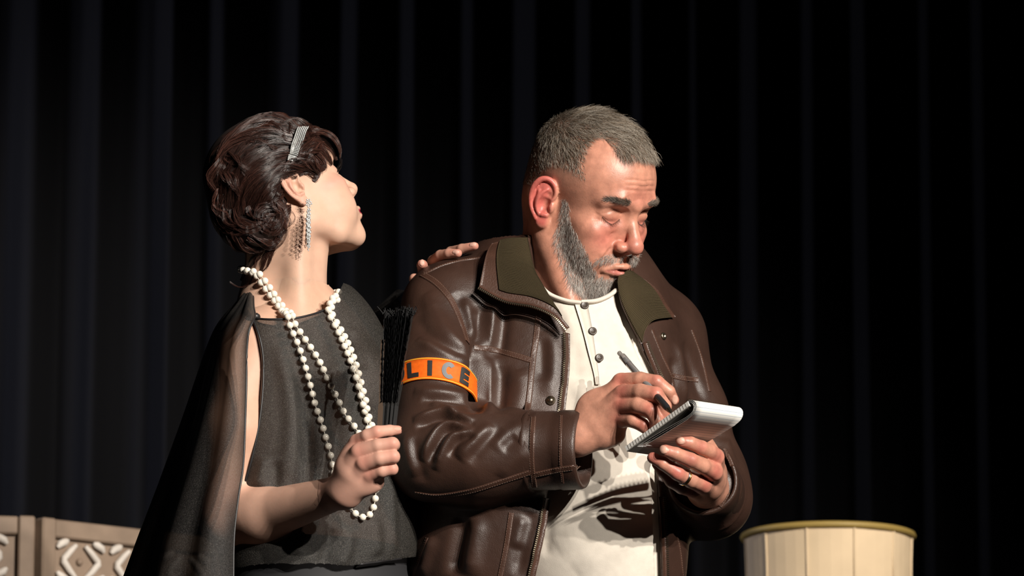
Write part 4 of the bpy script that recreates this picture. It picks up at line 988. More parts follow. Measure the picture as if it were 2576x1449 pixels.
# torso, arms, legs
Rw = np.array(Matrix.Rotation(math.radians(58), 3, 'Z')); tw = Field()
tw.ell(P(775, 1020, -.055), (.135, .10, .165), .03, rot=Rw)
tw.ell(P(790, 1350, -.055), (.145, .11, .2), .06, rot=Rw)
tw.ell(P(872, 985, -.135), (.052, .05, .055), .03).ell(P(915, 985, -.02), (.05, .05, .055), .03)
tw.cone(P(655, 858, -.145), P(845, 885, .03), .038, .033, .04); tw.cone(P(722, 802, -.07), head_wom(np.array((-.030, 0, -.035))), .060 * SW - .002, .052 * SW - .002, .05); tw.cone(P(742, 800, -.10), head_wom(np.array((.002, 0, -.07))), .044 * SW - .002, .038 * SW - .002, .016); tw.cone(P(750, 800, -.138), head_wom(np.array((-.018, -.046, -.045))), .015 * SW - .002, .014 * SW - .002, .03)
tw.cone(P(624, 872, -.152), P(592, 1080, -.175), .040, .040, .03).cone(P(590, 1080, -.175), P(572, 1300, -.155), .040, .037, .02)
tw.cone(P(578, 1305, -.155), P(660, 1298, -.19), .037, .0355, .02).cone(P(660, 1298, -.19), P(830, 1246, -.295), .0355, .0235, .02)
tw.cone(P(862, 885, .04), P(930, 890, .15), .040, .036, .02).cone(P(930, 890, .15), P(1048, 792, .13), .036, .024, .02)
ax, D = tw.grid((P(480, 0, 0)[0], -.34, 1.0), (P(1030, 0, .1)[0], .22, P(0, 752, 0)[2]), .004)
V, Q = nets(ax, D); c = np.tile(SKIN_W, (len(V), 1)) * (1, .97, .95); fa = np.clip((P(0, 1180, -.2)[2] - V[:, 2]) / .02, 0, 1)[:, None]; c = c * (1 - fa) + np.array((.62, .37, .275)) * fa  # skin low down painted paler so the forearm reads as lit
bodyw.add(V, Q, c); TWV, TWQ = V, Q
bw = wom.location
for s in (-1, 1):
    f2 = Field().chain([(bw[0] + s * .06, bw[1] + s * .04, 1.0), (bw[0] + s * .06, bw[1] + s * .05, .5), (bw[0] + s * .06, bw[1] + s * .05, .06)], [.08, .052, .036], .02)
    ax, D = f2.grid((bw[0] - .2, bw[1] - .2, .02), (bw[0] + .2, bw[1] + .2, 1.1), .01); V, Q = nets(ax, D); bodyw.add(V, Q, SKIN_W)
bodyw.build(skin_w, wom)

# sheer fabric: part of the light passes straight through, the rest meets a dark weave, its glints painted in as pale specks
def sheer(name, color, cover, glint_paint, rough=.45, gather=False):
    m = material(name, color, rough=rough, spec=.5, bump=[(1400, .9, .0009), (45, .15, .002)]); nt = m.node_tree; b = nt.nodes['Principled BSDF']; out = nt.nodes['Material Output']
    tr = nt.nodes.new('ShaderNodeBsdfTransparent'); tr.inputs[0].default_value = (.92, .88, .86, 1); mx = nt.nodes.new('ShaderNodeMixShader'); lw = nt.nodes.new('ShaderNodeLayerWeight'); lw.inputs[0].default_value = .35
    mr = nt.nodes.new('ShaderNodeMapRange'); mr.inputs[3].default_value = cover; mr.inputs[4].default_value = min(1, cover + .45); nt.links.new(lw.outputs['Facing'], mr.inputs[0]); 
    if gather:
        at_ = nt.nodes.new('ShaderNodeAttribute'); at_.attribute_name = 'uvp'; sx = nt.nodes.new('ShaderNodeSeparateXYZ'); nt.links.new(at_.outputs['Vector'], sx.inputs[0]); ad = nt.nodes.new('ShaderNodeMath'); ad.operation = 'ADD'; ad.use_clamp = True
        nt.links.new(mr.outputs[0], ad.inputs[0]); nt.links.new(sx.outputs[0], ad.inputs[1]); nt.links.new(ad.outputs[0], mx.inputs[0])
    else: nt.links.new(mr.outputs[0], mx.inputs[0])
    nt.links.new(tr.outputs[0], mx.inputs[1]); nt.links.new(b.outputs[0], mx.inputs[2]); nt.links.new(mx.outputs[0], out.inputs[0])
    tc = nt.nodes.new('ShaderNodeTexCoord'); nz = nt.nodes.new('ShaderNodeTexNoise'); nz.inputs['Scale'].default_value = 1000; nt.links.new(tc.outputs['Object'], nz.inputs['Vector'])
    r = nt.nodes.new('ShaderNodeMapRange'); r.inputs[1].default_value = .50; r.inputs[2].default_value = .72; r.inputs[3].default_value = .7; r.inputs[4].default_value = .8 + glint_paint; nt.links.new(nz.outputs[0], r.inputs[0])
    sc = nt.nodes.new('ShaderNodeVectorMath'); sc.operation = 'SCALE'; sc.inputs[0].default_value = color; nt.links.new(r.outputs[0], sc.inputs['Scale']); nt.links.new(sc.outputs[0], b.inputs['Base Color'])
    return m
blouse_m = sheer('sheer_black_blouse', (.021, .019, .0165), .84, 4.4); cape_m = sheer('sheer_black_cape', (.017, .0152, .0142), .62, 4.4, gather=True)
piping_m = material('black_piping', (.012, .011, .012), rough=.45)
# blouse
bf = Field()
bf.ell(P(775, 1015, -.06), (.150, .118, .19), .03, rot=Rw)
bf.ell(P(800, 1330, -.06), (.160, .130, .22), .08, rot=Rw)
bf.ell(P(872, 980, -.138), (.060, .056, .062), .035).ell(P(915, 985, -.02), (.056, .056, .062), .035)
bf.cone(P(690, 845, -.15), P(858, 872, .03), .047, .046, .04); bf.cone(P(862, 876, .04), P(900, 925, .08), .050, .055, .03)
ax, D = bf.grid((P(560, 0, 0)[0], -.30, P(0, 1475, 0)[2]), (P(1060, 0, .1)[0], .24, P(0, 745, 0)[2]), .0032)
V, Q = nets(ax, D); V = relax(V, Q, 2, .5); N = normals(V, Q)
def bl_(rows, w, h): return (on(bf, rows, 16), w, h)
V = folds(V, N, [bl_([(700, 860), (725, 960), (735, 1080), (720, 1200)], .012, .006), bl_([(730, 880), (760, 980), (775, 1100), (770, 1200)], .010, -.006), bl_([(760, 1020), (800, 1100), (810, 1200)], .010, .006), bl_([(870, 1030), (880, 1120), (860, 1240)], .012, .006), bl_([(840, 1020), (845, 1120), (835, 1200)], .010, -.006),
    bl_([(910, 1020), (930, 1060)], .010, -.005), bl_([(880, 1330), (870, 1390), (850, 1430)], .010, .006), bl_([(840, 1330), (810, 1430)], .010, -.007), bl_([(940, 1300), (950, 1400)], .012, .005), bl_([(770, 1380), (720, 1449)], .012, .006), bl_([(670, 1150), (650, 1230)], .012, .006), bl_([(690, 1160), (690, 1230)], .009, -.005),
    bl_([(880, 830), (905, 880), (920, 930)], .009, -.006), bl_([(790, 800), (800, 860), (830, 930)], .014, -.004), bl_([(980, 1200), (985, 1300), (990, 1400)], .012, .005)])
px = project(V)
neckcut = [(540, 640), (600, 755), (640, 797), (682, 803), (740, 800), (790, 789), (816, 779), (850, 740), (900, 640)]
armcut = [(636, 806), (652, 850), (661, 910), (658, 1000), (646, 1090), (625, 1180), (600, 1248), (480, 1248), (480, 780), (600, 780)]
hempoly = [(500, 1480), (600, 1475), (740, 1450), (870, 1425), (960, 1412), (1015, 1404), (1100, 1395), (1100, 1800), (500, 1800)]
V, kq = trim(V, Q, neckcut); V, kq = trim(V, kq, armcut, V[:, 1] < -.06); V, kq = trim(V, kq, hempoly)
blouse = mesh('blouse', V, kq, blouse_m, wom); BBV = bvh_of(V, kq); blouse_V, blouse_Q = V, kq
def piping(rows, n, r=.0016, name='piping', bvh=None, par=None, out=.0005):
    p, nn = lay(bvh or BBV, rows, n, out); MB().tube(relax_line(p, 3), r, 6).build(name, piping_m, par or blouse)
piping([(636, 800), (650, 802), (682, 804), (740, 801), (790, 790), (816, 780)], 40)
piping([(638, 806), (654, 850), (663, 910), (660, 1000), (648, 1090), (627, 1180), (604, 1245)], 50)
piping([(745, 1449), (870, 1425), (960, 1412), (1008, 1405)], 40)
# skirt
kf = Field().ell(P(790, 1350, -.055), (.154, .120, .2), .03, rot=Rw).ell((bw[0] + .02, bw[1] + .01, 1.0), (.15, .14, .17), .03).cone((bw[0] + .015, bw[1] + .01, 1.0), (bw[0], bw[1], .35), .14, .17, .05)
ax, D = kf.grid((bw[0] - .25, bw[1] - .25, .3), (bw[0] + .27, bw[1] + .25, P(0, 1395, 0)[2]), .008); V, Q = nets(ax, D); m_sk = material('black_skirt', (.012, .012, .014), rough=.75); mesh('skirt', V, Q, m_sk, wom)
for s in (-1, 1):
    c = np.array((bw[0] + s * .06, bw[1] + s * .05, 0)); shf = Field().ell(c + (0, .0, .04), (.035, .05, .04), .02).cone(c + (.02, -.02, .03), c + (.15, -.06, .022), .034, .024, .03); ax, D = shf.grid(c - (.08, .12, 0), c + (.22, .1, .1), .006); V, Q = nets(ax, D); V[:, 2] = np.maximum(V[:, 2], 0); mesh('shoe', V, Q, shoe_m, wom)

# cape over the near arm, open in front
rows = []                                                               # per level: front edge x, back outline x, y, then the depths round the arm
LV = [(0.0, 637, 620, 742), (.05, 638, 594, 770), (.10, 641, 566, 797), (.15, 627, 543, 830), (.22, 621, 524, 880), (.32, 620, 500, 960), (.45, 617, 470, 1060), (.6, 612, 434, 1170), (.72, 600, 407, 1250), (.86, 589, 372, 1350), (1.0, 587, 334, 1460), (1.2, 586, 280, 1600)]
SX = [(0, -.232), (.10, -.247), (.28, -.255), (.5, -.245), (.72, -.21), (.9, -.15), (1.0, -.06), (.93, .03), (.7, .085), (.35, .10), (.0, .10), (-.3, .085)]
G = []
for t, xf, xb, yy in LV:
    k = min(1, (t / .14)) ** .7; lift = .048 * max(0, 1 - t / .08); sp = 1 + .25 * max(0, t - .3); row = []
    for f, yd in SX: row.append((xf + (xb - xf) * f, yy - 14 * (1 - k) * f, lift - .165 + (yd * sp - (-.165)) * (.12 + .88 * k) if yd < -.165 else lift - .165 + (yd + .165) * (.25 + .75 * k)))
    G.append(spline(PP(row), 70))
G = np.array(G); G = np.stack([spline(G[:, j], 90) for j in range(G.shape[1])], 1)
NN = normals(*sheet(G)); NN = NN if NN.reshape(G.shape)[45, 15] @ (0, -1, 0) > 0 else -NN; NN = NN.reshape(G.shape)
tt = np.linspace(0, 1, 90)[:, None]; ss = np.linspace(0, 1, 70)[None]
w = np.sin(ss * 26 + 1.2 * np.sin(tt * 3) + .6) * .5 + np.sin(ss * 47 - tt * 2.4) * .3 + np.sin(ss * 13 + 2.) * .4
G = G + NN * (w * (.002 + .015 * tt) * np.clip(ss * 9, 0, 1))[..., None]
dens = (.42 * np.exp(-(tt / .11) ** 2) + .12 * np.clip(w, 0, 1) + .26 * np.clip((ss - .34) / .2, 0, 1)) * np.ones_like(ss); cape = mesh('cape', *sheet(G), cape_m, wom, uv=dens.reshape(-1, 1))
MB().tube(G[:, 0], .0015, 6).build('piping', piping_m, cape)
p0 = P(641, 797, -.188); MB().sphere(p0, (.008, .007, .006), 12).build('shoulder_knot', piping_m, cape)
# far sleeve
MB().tube(spline(np.vstack([P(866, 880, .05), P(930, 890, .15), P(985, 830, .15), P(1040, 770, .13)]), 20), np.linspace(.055, .034, 20), 18, False).build('sleeve', cape_m, wom)

# ---- hair: a solid core and strands combed along guide lines
hair_w = material('dark_brown_hair', col_attr=True, rough=.28, spec=.55); hcore = material('hair_core', (.018, .009, .007), rough=.6)
hcf = Field()
hcf.ell(head_wom(np.array((.040, 0, .090))), np.array((.044, .062, .033)) * SW, .0, rot=R_W)
hcf.ell(head_wom(np.array((-.013, 0, .053))), np.array((.097, .081, .086)) * SW, .0, rot=R_W)
for c, r in (((645, 450, -.10), (.064, .078, .058)), ((612, 520, -.10), (.048, .066, .056)), ((640, 588, -.125), (.042, .050, .028)), ((690, 378, -.095), (.056, .076, .032)), ((592, 440, -.10), (.028, .060, .042)), ((702, 330, -.10), (.026, .05, .012)), ((672, 500, -.135), (.034, .045, .040)), ((676, 560, -.15), (.022, .025, .026))):
    hcf.ell(P(*c), r, .012)
hcf.ell(head_wom(np.array((-.004, -.078, .014))), (.030, .024, .036), .006, True, rot=R_W)
hcf.ell(head_wom(np.array((.075, -.05, .012))), (.030, .040, .030), .006, True, rot=R_W)
ax, D = hcf.grid(P(500, 680, 0) - (0, .22, 0), P(880, 270, 0) + (0, .06, 0), .003); V, Q = nets(ax, D)
V = relax(V, Q, 2, .5); hair = mesh('hair', V, Q, hcore, wom)
WBV = bvh_of(np.vstack([head_wom(HV_W), V]), np.vstack([HQ_W, Q + len(HV_W)]))
ZW = ((480, 260), 2.787)
rng = np.random.default_rng(11); LOCK = []; COLS = []; RAD = []
def lock(zr, width, n, lift=.004, wave=.0015, m=13, taper=.35, field=hcf, tint=1.0, yfix=None, thick=.00022, loose=.10):
    """n hairs combed along a guide line given in zoom pixels"""
    q = z2p(zr, *ZW); q = spline(q, m)
    p, g = lay(WBV, q, m)
    if yfix is not None: p2 = P(q[:, 0], q[:, 1], np.interp(np.linspace(0, 1, m), np.linspace(0, 1, len(yfix)), yfix)); miss = p2[:, 1:2] < p[:, 1:2]; p = np.where(miss, p2, p) if yfix[0] == 'never' else p
    p = relax_line(p, 4); g = relax_line(g, 6); g /= np.linalg.norm(g, axis=1, keepdims=True); t = np.gradient(p, axis=0); t /= np.linalg.norm(t, axis=1, keepdims=True); s = np.cross(t, g); s /= np.linalg.norm(s, axis=1, keepdims=True) + 1e-9
    nc = max(2, n // 16); cl = rng.integers(0, nc, n); cc = rng.normal(0, .45, nc); a = (cc[cl] + rng.normal(0, loose, n))[:, None, None]; b = rng.uniform(0, 1, (n, 1, 1)) ** 1.5; u = np.linspace(0, 1, m)[None, :, None]; env = (np.sin(np.clip(u * .92 + .06, 0, 1) * math.pi) * (1 - taper) + taper)
    ph = (rng.uniform(0, 6.3, nc)[cl] + rng.normal(0, .25, n))[:, None, None]; fr = (rng.uniform(5, 11, nc)[cl] + rng.normal(0, .4, n))[:, None, None]; b = np.clip(.55 * rng.random(nc)[cl][:, None, None] + .45 * b, 0, 1)
    A = p[None] + s[None] * (a * width * env + wave * np.sin(u * fr + ph)) + g[None] * ((b * lift - .0006 + .35 * lift * (1 - np.clip(a * a * 2.2, 0, 1))) * env + wave * .6 * np.cos(u * fr * .8 + ph))
    k0 = rng.integers(0, 3, n); LOCK.append(A)
    base = np.where(rng.random((n, 1)) < .3, np.array((.075, .030, .022)), np.where(rng.random((n, 1)) < .5, np.array((.032, .014, .010)), np.array((.014, .007, .006)))); COLS.append(base * tint * rng.uniform(.7, 1.4, (n, 1))); RAD.append(rng.uniform(.7, 1.3, n) * thick)
LK = [([(640, 730), (662, 790), (655, 860), (615, 930)], .008), ([(590, 690), (650, 750), (665, 830), (645, 900)], .008), ([(560, 720), (600, 790), (610, 860), (570, 920)], .008), ([(690, 165), (760, 175), (810, 200), (850, 225)], .009), ([(840, 215), (770, 190), (700, 170), (620, 150)], .009), ([(880, 500), (800, 450), (720, 440), (640, 470), (560, 540)], .010), ([(900, 480), (830, 430), (760, 410), (690, 420)], .010), ([(800, 200), (760, 230), (730, 300), (700, 370)], .010), ([(870, 220), (800, 260), (760, 330), (720, 400)], .012), ([(900, 300), (840, 330), (780, 380), (720, 420)], .010), ([(190, 600), (210, 700), (260, 800), (350, 850)], .012), ([(230, 350), (200, 450), (190, 550), (180, 640)], .012), ([(760, 190), (640, 105), (540, 120), (430, 190), (320, 240), (235, 310), (195, 430), (180, 560)], .013), ([(720, 200), (600, 150), (500, 185), (390, 240), (290, 310), (230, 420), (200, 560), (190, 660)], .012), ([(700, 240), (570, 215), (450, 265), (350, 320), (280, 420), (240, 540), (225, 660)], .012), ([(695, 290), (590, 280), (480, 330), (400, 400), (340, 500), (295, 620), (285, 740)], .012),
      ([(690, 350), (600, 370), (500, 430), (420, 510), (365, 610), (330, 740), (320, 820)], .012), ([(680, 390), (580, 440), (480, 520), (420, 600), (390, 700), (380, 790)], .010), ([(740, 410), (660, 440), (570, 500), (490, 590), (440, 680), (420, 740)], .009), ([(820, 450), (730, 450), (640, 490), (560, 570), (500, 660), (450, 740)], .008), ([(650, 460), (620, 520), (580, 590), (540, 660), (500, 730)], .009), ([(630, 570), (620, 630), (580, 680), (520, 720)], .008),
      ([(180, 560), (165, 660), (180, 780), (240, 870), (330, 915), (430, 890)], .012), ([(225, 640), (225, 750), (280, 850), (370, 880), (460, 840)], .011), ([(285, 740), (320, 830), (410, 880), (510, 840), (590, 750)], .010), ([(400, 720), (440, 790), (520, 810), (600, 770), (650, 720)], .008),
      ([(650, 790), (630, 720), (560, 690), (490, 730), (465, 800), (490, 870), (560, 900), (630, 870)], .008), ([(620, 780), (580, 740), (530, 760), (515, 810), (545, 850), (600, 840)], .006), ([(400, 930), (480, 960), (560, 985), (630, 950), (665, 880)], .007), ([(300, 900), (360, 980), (450, 1020), (540, 1010), (600, 970)], .007), ([(240, 880), (290, 950), (340, 1000), (400, 1010)], .006),
      ([(540, 130), (600, 100), (670, 120), (700, 170), (690, 230)], .008), ([(480, 190), (560, 160), (640, 200), (680, 270)], .009), ([(330, 270), (420, 260), (520, 280), (600, 330)], .010), ([(240, 360), (320, 380), (400, 450), (440, 520)], .010), ([(200, 480), (270, 510), (330, 570), (370, 650)], .010)]
for zr, w in LK: lock(zr, w, 150, .008, .0035)
for zr, w in LK[:14]:
    z2 = np.array(zr, float) + rng.normal(0, 16, (1, 2)); lock(z2, w * .45, 70, .014, .005, tint=1.6)
# fringe over the forehead
fb = [([(790, 215), (870, 205), (950, 225), (1020, 280), (1052, 345), (1045, 385)], [-.085, -.10, -.09, -.06, -.03, -.02], .007), ([(780, 245), (870, 245), (950, 290), (1000, 345), (1020, 400)], [-.11, -.13, -.12, -.09, -.06], .008), ([(770, 280), (850, 300), (930, 350), (975, 410), (985, 430)], [-.13, -.145, -.135, -.11, -.09], .008), ([(760, 310), (840, 340), (905, 390), (945, 440), (930, 475), (890, 470)], [-.14, -.152, -.148, -.135, -.128, -.13], .007),
      ([(750, 340), (820, 370), (870, 420), (890, 470), (880, 520), (860, 550)], [-.145, -.157, -.158, -.155, -.155, -.157], .005), ([(740, 370), (800, 400), (840, 450), (855, 500)], [-.148, -.16, -.162, -.162], .005), ([(830, 200), (920, 200), (1000, 240), (1045, 310), (1050, 350)], [-.05, -.06, -.05, -.03, -.01], .007), ([(760, 370), (690, 400), (600, 450), (520, 520)], [-.15, -.152, -.15, -.14], .008), ([(840, 440), (770, 450), (700, 470), (640, 520)], [-.163, -.166, -.165, -.155], .006)]
for zr, yf, w in fb: lock(zr, w * 1.25, 230, .005, .0014, yfix=yf, taper=.3, tint=1.35, loose=.3)
# loose hairs at the nape and round the ear
for zr, yf, w, n in (([(600, 930), (570, 1010), (545, 1080), (515, 1150), (485, 1190)], [-.135, -.13, -.125, -.12, -.12], .008, 150), ([(540, 990), (480, 1060), (420, 1130), (370, 1200), (350, 1240)], [-.12, -.115, -.11, -.10, -.10], .006, 90), ([(500, 1010), (470, 1100), (440, 1180), (450, 1240), (380, 1310), (320, 1298), (275, 1255)], [-.115, -.11, -.11, -.12, -.13, -.13, -.13], .003, 26),
      ([(640, 850), (620, 930), (580, 1000), (560, 1060)], [-.14, -.138, -.135, -.13], .006, 60), ([(200, 900), (230, 950), (290, 990), (330, 1030)], [-.07, -.07, -.07, -.07], .004, 14), ([(210, 290), (160, 360), (130, 420), (140, 460)], [-.08, -.08, -.08, -.08], .003, 10), ([(430, 150), (340, 200), (250, 215), (220, 240)], [-.09, -.09, -.09, -.09], .003, 14), ([(700, 110), (740, 130), (765, 170), (770, 190)], [-.09, -.09, -.09, -.09], .002, 8)):
    lock(zr, w, n, .003, .0012, yfix=yf, taper=.3, tint=1.1)
strands('hair_strands', np.concatenate(LOCK), np.concatenate(RAD), hair_w, hair, np.concatenate(COLS))['kind'] = 'stuff'
# false lashes
for s in (1, -1):
    A = []
    e = HW0.snap(spline(np.array([(88, 20, 8), (88.5, 27, 11), (87, 34, 12), (83.5, 41, 10), (80, 47, 6)]) * (1, s, 1) * 1e-3, 46), .0003)
    for i, q in enumerate(e):
        for _ in range(2):
            d = np.array((.9, s * (.1 + .7 * i / 46), .05)) + rng.normal(0, .10, 3); d /= np.linalg.norm(d); L = .012 + .005 * i / 46
            A.append([q + d * l + np.array((-.1, 0, .55)) * l * l / .012 for l in np.linspace(-.0005, L, 6)])
    strands('eyelashes', head_wom(np.array(A)), .00028, hair_w, wom, np.tile((.01, .008, .008), (len(A), 1)))

# ---- headband, earring, necklace, fan
stone = material('rhinestone', (.60, .61, .60), rough=.18, spec=1.0, metal=.25); dull = material('dark_setting', (.10, .10, .095), rough=.4, metal=.8)
q = [(775, 318, .0), (764, 322, -.05), (752, 332, -.10), (744, 352, -.135), (737, 372, -.155), (729, 394, -.165), (722, 412, -.162)]
p = spline(PP(q), 44); pl_, _n = lay(WBV, [(758, 326), (750, 338), (744, 352), (737, 372), (729, 394), (724, 408)], 34, .009); p = relax_line(np.vstack([spline(PP([(768, 326, -.055), (764, 326, -.075), (761, 327, -.095)]), 6), pl_]), 6); hb = thing('headband', 'sparkling rhinestone headband across the dark updo', 'headband', tuple(p[20]))
t_, s_, u_ = frames(p, np.array((0., -1., .25))); wb = np.concatenate([np.full(24, .0072), np.linspace(.0072, .0035, 16)])
sd_ = np.cross(t_, np.array((0., -.9, .3))); sd_ /= np.linalg.norm(sd_, axis=1, keepdims=True); out_ = np.cross(sd_, t_); out_ = np.where((out_[:, 1:2] > 0), -out_, out_)
mesh('band', *solid_sheet(np.stack([p - sd_ * wb[:, None], p + sd_ * wb[:, None]], 1) + out_[:, None] * .0012, .0015), dull, hb)
mb = MB(); P2 = spline(np.c_[p, sd_, out_, wb], 80)
for r in P2:
    for k in np.linspace(-.85, .85, 6): mb.sphere(r[:3] + r[3:6] * (k * r[9]) + r[6:9] * .0020, .0012, 8)
mb.build('rhinestones', stone, hb)['kind'] = 'stuff'
lobe = P(777, 512, -.172)
er = thing('earring', 'long silver rhinestone drop earring hanging beside the neck', 'earring', tuple(lobe))
mb = MB()
for k in range(16): a = k * 2.4; r = .0045 * math.sqrt(k / 16.); mb.sphere(lobe + (r * math.cos(a), -.003 - .001 * (k % 2), r * 1.35 * math.sin(a)), .0014, 6)
mb.build('stud_cluster', stone, er)
for j, (dx, dy, L) in enumerate(((0, 0, .062), (-.0016, .009, .056), (.0015, -.007, .058), (.0004, .017, .050), (-.001, -.014, .05))):
    mb = MB(); 
    for k in range(int(L / .0022)):
        z = -.008 - k * .0022; w = 1.0 + .7 * math.sin(math.pi * k * .0022 / L); mb.sphere(lobe + (dx + .0006 * math.sin(k * 2.1) * w, dy * min(1, k / 6.) + .0008 * math.cos(k * 1.7) - .004, z), .0010 * (.75 + .5 * math.sin(k * 1.3) ** 2) * w, 8)
    mb.build('drop_strand', stone if j != 3 else dull, er)

pearl = material('pearl', (.82, .76, .66), rough=.16, spec=.6, coat=.4); cord = material('pale_cord', (.55, .52, .46), rough=.7)
nf_ = Field(); nf_.ops = list(bf.ops)
nf_.cone(P(722, 800, -.07), P(735, 640, -.09), .058, .052, .03).cone(P(770, 800, -.10), P(795, 660, -.10), .046, .038, .03).cone(P(690, 770, -.06), P(650, 820, -.12), .052, .045, .05)
NBV = bvh_of(np.vstack([head_wom(HV_W), blouse_V, TWV]), np.vstack([HQ_W, blouse_Q + len(HV_W), (TWQ + len(HV_W) + len(blouse_V))[TWV[TWQ[:, 0], 2] > P(0, 900, 0)[2]]]))
def strand_px(rows, out=.0052):
    r = np.array(rows, float); p, _n = lay(NBV, r, 300, out)
    for _ in range(6): p = relax_line(p, 3)
    return p
Asd = [(648, 690), (662, 718), (682, 748), (700, 776), (716, 803), (736, 845), (756, 890), (771, 932), (785, 980), (796, 1040), (812, 1100), (826, 1160), (838, 1200), (858, 1245), (880, 1284), (896, 1302), (911, 1307), (926, 1299), (934, 1278), (938, 1250), (940, 1200), (936, 1130), (930, 1072), (918, 1022), (905, 966), (890, 915), (870, 866), (846, 822), (824, 790), (815, 772)]
Bsd = [(655, 686), (673, 714), (695, 748), (719, 788), (742, 824), (768, 864), (800, 912), (822, 952), (846, 1002), (867, 1044), (890, 1082), (906, 1112), (916, 1118), (921, 1100), (918, 1062), (908, 1020), (896, 965), (880, 915), (860, 868), (838, 824), (818, 790), (810, 772)]
neck = thing('necklace', 'long double strand of cream pearls round the neck of the fan holder', 'necklace', tuple(P(740, 800, -.16)))
proto = None
for rows in (Asd, Bsd):
    p = strand_px(rows); back = spline(np.vstack([p[-1], P(835, 765, -.08), P(815, 757, -.01), P(770, 740, .025), P(690, 703, .02), P(646, 685, -.04), P(643, 684, -.10), p[0]]), 60); loop = np.vstack([p, back[1:]])
    for it in range(4):
        for i in range(len(loop)):
            h = NBV.find_nearest(Vector(loop[i]))
            if h[0] is not None:
                l_, n_ = np.array(h[0]), np.array(h[1]); e_ = (loop[i] - l_) @ n_
                if e_ < .0054 and h[3] < .05: loop[i] = loop[i] + n_ * (.0056 - e_)
        if it < 3: loop = relax_line(loop, 2)
    MB().tube(loop[::3], .0007, 5, False).build('cord', cord, neck)
    l = np.r_[0, np.cumsum(np.linalg.norm(np.diff(loop, axis=0), axis=1))]
    for d in np.arange(.004, l[-1], .0128):
        x = np.array([np.interp(d, l, loop[:, i]) for i in range(3)])
        if proto is None: proto = MB().sphere((0, 0, 0), .0050, 16).build('pearl', pearl, neck); o = proto
        else: o = proto.copy(); COL.objects.link(o)
        o.parent = neck; o.matrix_parent_inverse = Matrix.Translation(-neck.location); o.location = x

# folded fan
fan_b = material('black_fan_lace', (.006, .006, .0066), rough=.5, spec=.3, bump=[(700, .8, .001)]); fan_s = material('black_fan_stick', (.006, .0055, .0055), rough=.4, spec=.35); fan_g = material('brown_guard', (.055, .032, .018), rough=.35)
piv = P(968, 1160, -.352); fan = thing('folding_fan', 'closed black lace folding fan held upright in the fist', 'fan', tuple(piv))
tl, tr_ = P(962, 800, -.352), P(1042, 790, -.338); bl0, br0 = P(958, 1012, -.352), P(1001, 1012, -.342); NS = 15
for k in range(NS):
    t = k / (NS - 1); y = .006 * math.sin(k * 1.9); a = piv + ((t - .5) * .018, y * .3, 0); b = bl0 + (br0 - bl0) * t + (0, y * .5, -.005); c = tl + (tr_ - tl) * (t * .9 + .02) + (0, y * .4, -.03)
    m = fan_g if k == 0 else fan_s; d = b - a; d /= np.linalg.norm(d); s = np.array((1., 0, 0)); s -= d * (s @ d); s /= np.linalg.norm(s); n = np.cross(d, s)
    mb = MB(); wd = .0032 if k else .0125; c = c if k == 0 else b + (c - b) * .35
    for p0, p1, w0, w1 in ((a, b, .0015, wd), (b, c, wd * .8, wd * .8)):
        e = p1 - p0; R = np.stack([s, e / np.linalg.norm(e), np.cross(s, e / np.linalg.norm(e))], 1); mb.box((p0 + p1) / 2 + (0, -.001 if k == 0 else 0, 0), (max(w0, w1) * .55, np.linalg.norm(e), .0011), R)
    mb.build('guard_stick' if k == 0 else 'stick', m, fan, False)
NP = NS * 2; zz = np.linspace(0, 1, 40); G = np.zeros((NP, 40, 3)); fr_ = np.random.default_rng(2)
for i in range(NP):
    t = i / (NP - 1); yo = (.006 if i % 2 else -.006) + fr_.normal(0, .0012); b = bl0 + (br0 - bl0) * (t * .9 + .08); c = tl + (tr_ - tl) * (t * .92 + .06) + (0, 0, fr_.uniform(-.004, .012))
    for j, z in enumerate(zz): G[i, j] = b + (c - b) * z + (fr_.normal(0, .0003), yo + fr_.normal(0, .0006), 0)
mesh('lace_leaf', *solid_sheet(G, .0006), fan_b, fan, False)
mb = MB()
for i in range(150):                                                    # frayed lace edge along the top
    t = fr_.random(); c = tl + (tr_ - tl) * t + (0, fr_.normal(0, .004), fr_.uniform(-.004, .004)); d = np.array((fr_.normal(0, .004), fr_.normal(0, .003), fr_.uniform(.003, .010))); mb.tube([c, c + d * .6 + (fr_.normal(0, .001), 0, 0), c + d], .0007, 4)
mb.build('lace_edge', fan_b, fan)['kind'] = 'stuff'
MB().lathe([(.0001, .004), (.003, .0035), (.0035, -.0035), (.0001, -.004)], piv, 14, np.array(Matrix.Rotation(math.pi / 2, 3, 'X'))).build('rivet', metal_z, fan)
# ------------------------------------------------------------------ armband, notepad, pen, ring
orange = material('orange_armband', (.78, .125, .008), rough=.6, spec=.2, noise=(220, .12, 3))
black_t = material('black_lettering', (.015, .014, .014), rough=.6)
grey_t = material('grey_reflective_lettering', (.12, .125, .135), rough=.55)
yellow_t = material('yellow_edging', (.75, .42, .03), rough=.6)
A0 = P(1102, 905, -.076); A1 = P(1097, 1000, -.098); axd = (A1 - A0) / np.linalg.norm(A1 - A0); fs = np.array((1., 0, 0)); fs -= axd * (fs @ axd); fs /= np.linalg.norm(fs); ff = np.cross(axd, fs); ff = ff if ff[1] < 0 else -ff
RB = .060
def wrapband(u, v, out):
    """u, v in mm: along the arm's girth (0 faces the camera) and down its length"""
    th = u * 1e-3 / RB; d = math.sin(th) * fs + math.cos(th) * ff
    o = A0 + axd * (.052 + v * 1e-3 + .004 * math.sin(th)) ; h = JBV.ray_cast(Vector(o + d * .13), Vector(-d), .13)
    r = .13 - (h[3] if h[0] is not None else .13 - RB); r = r if RB - .005 < r < RB + .006 and u < 60 else RB - .0005 - .004 * min(1, max(0, (u - 52) / 20))
    return o + d * (r + out)
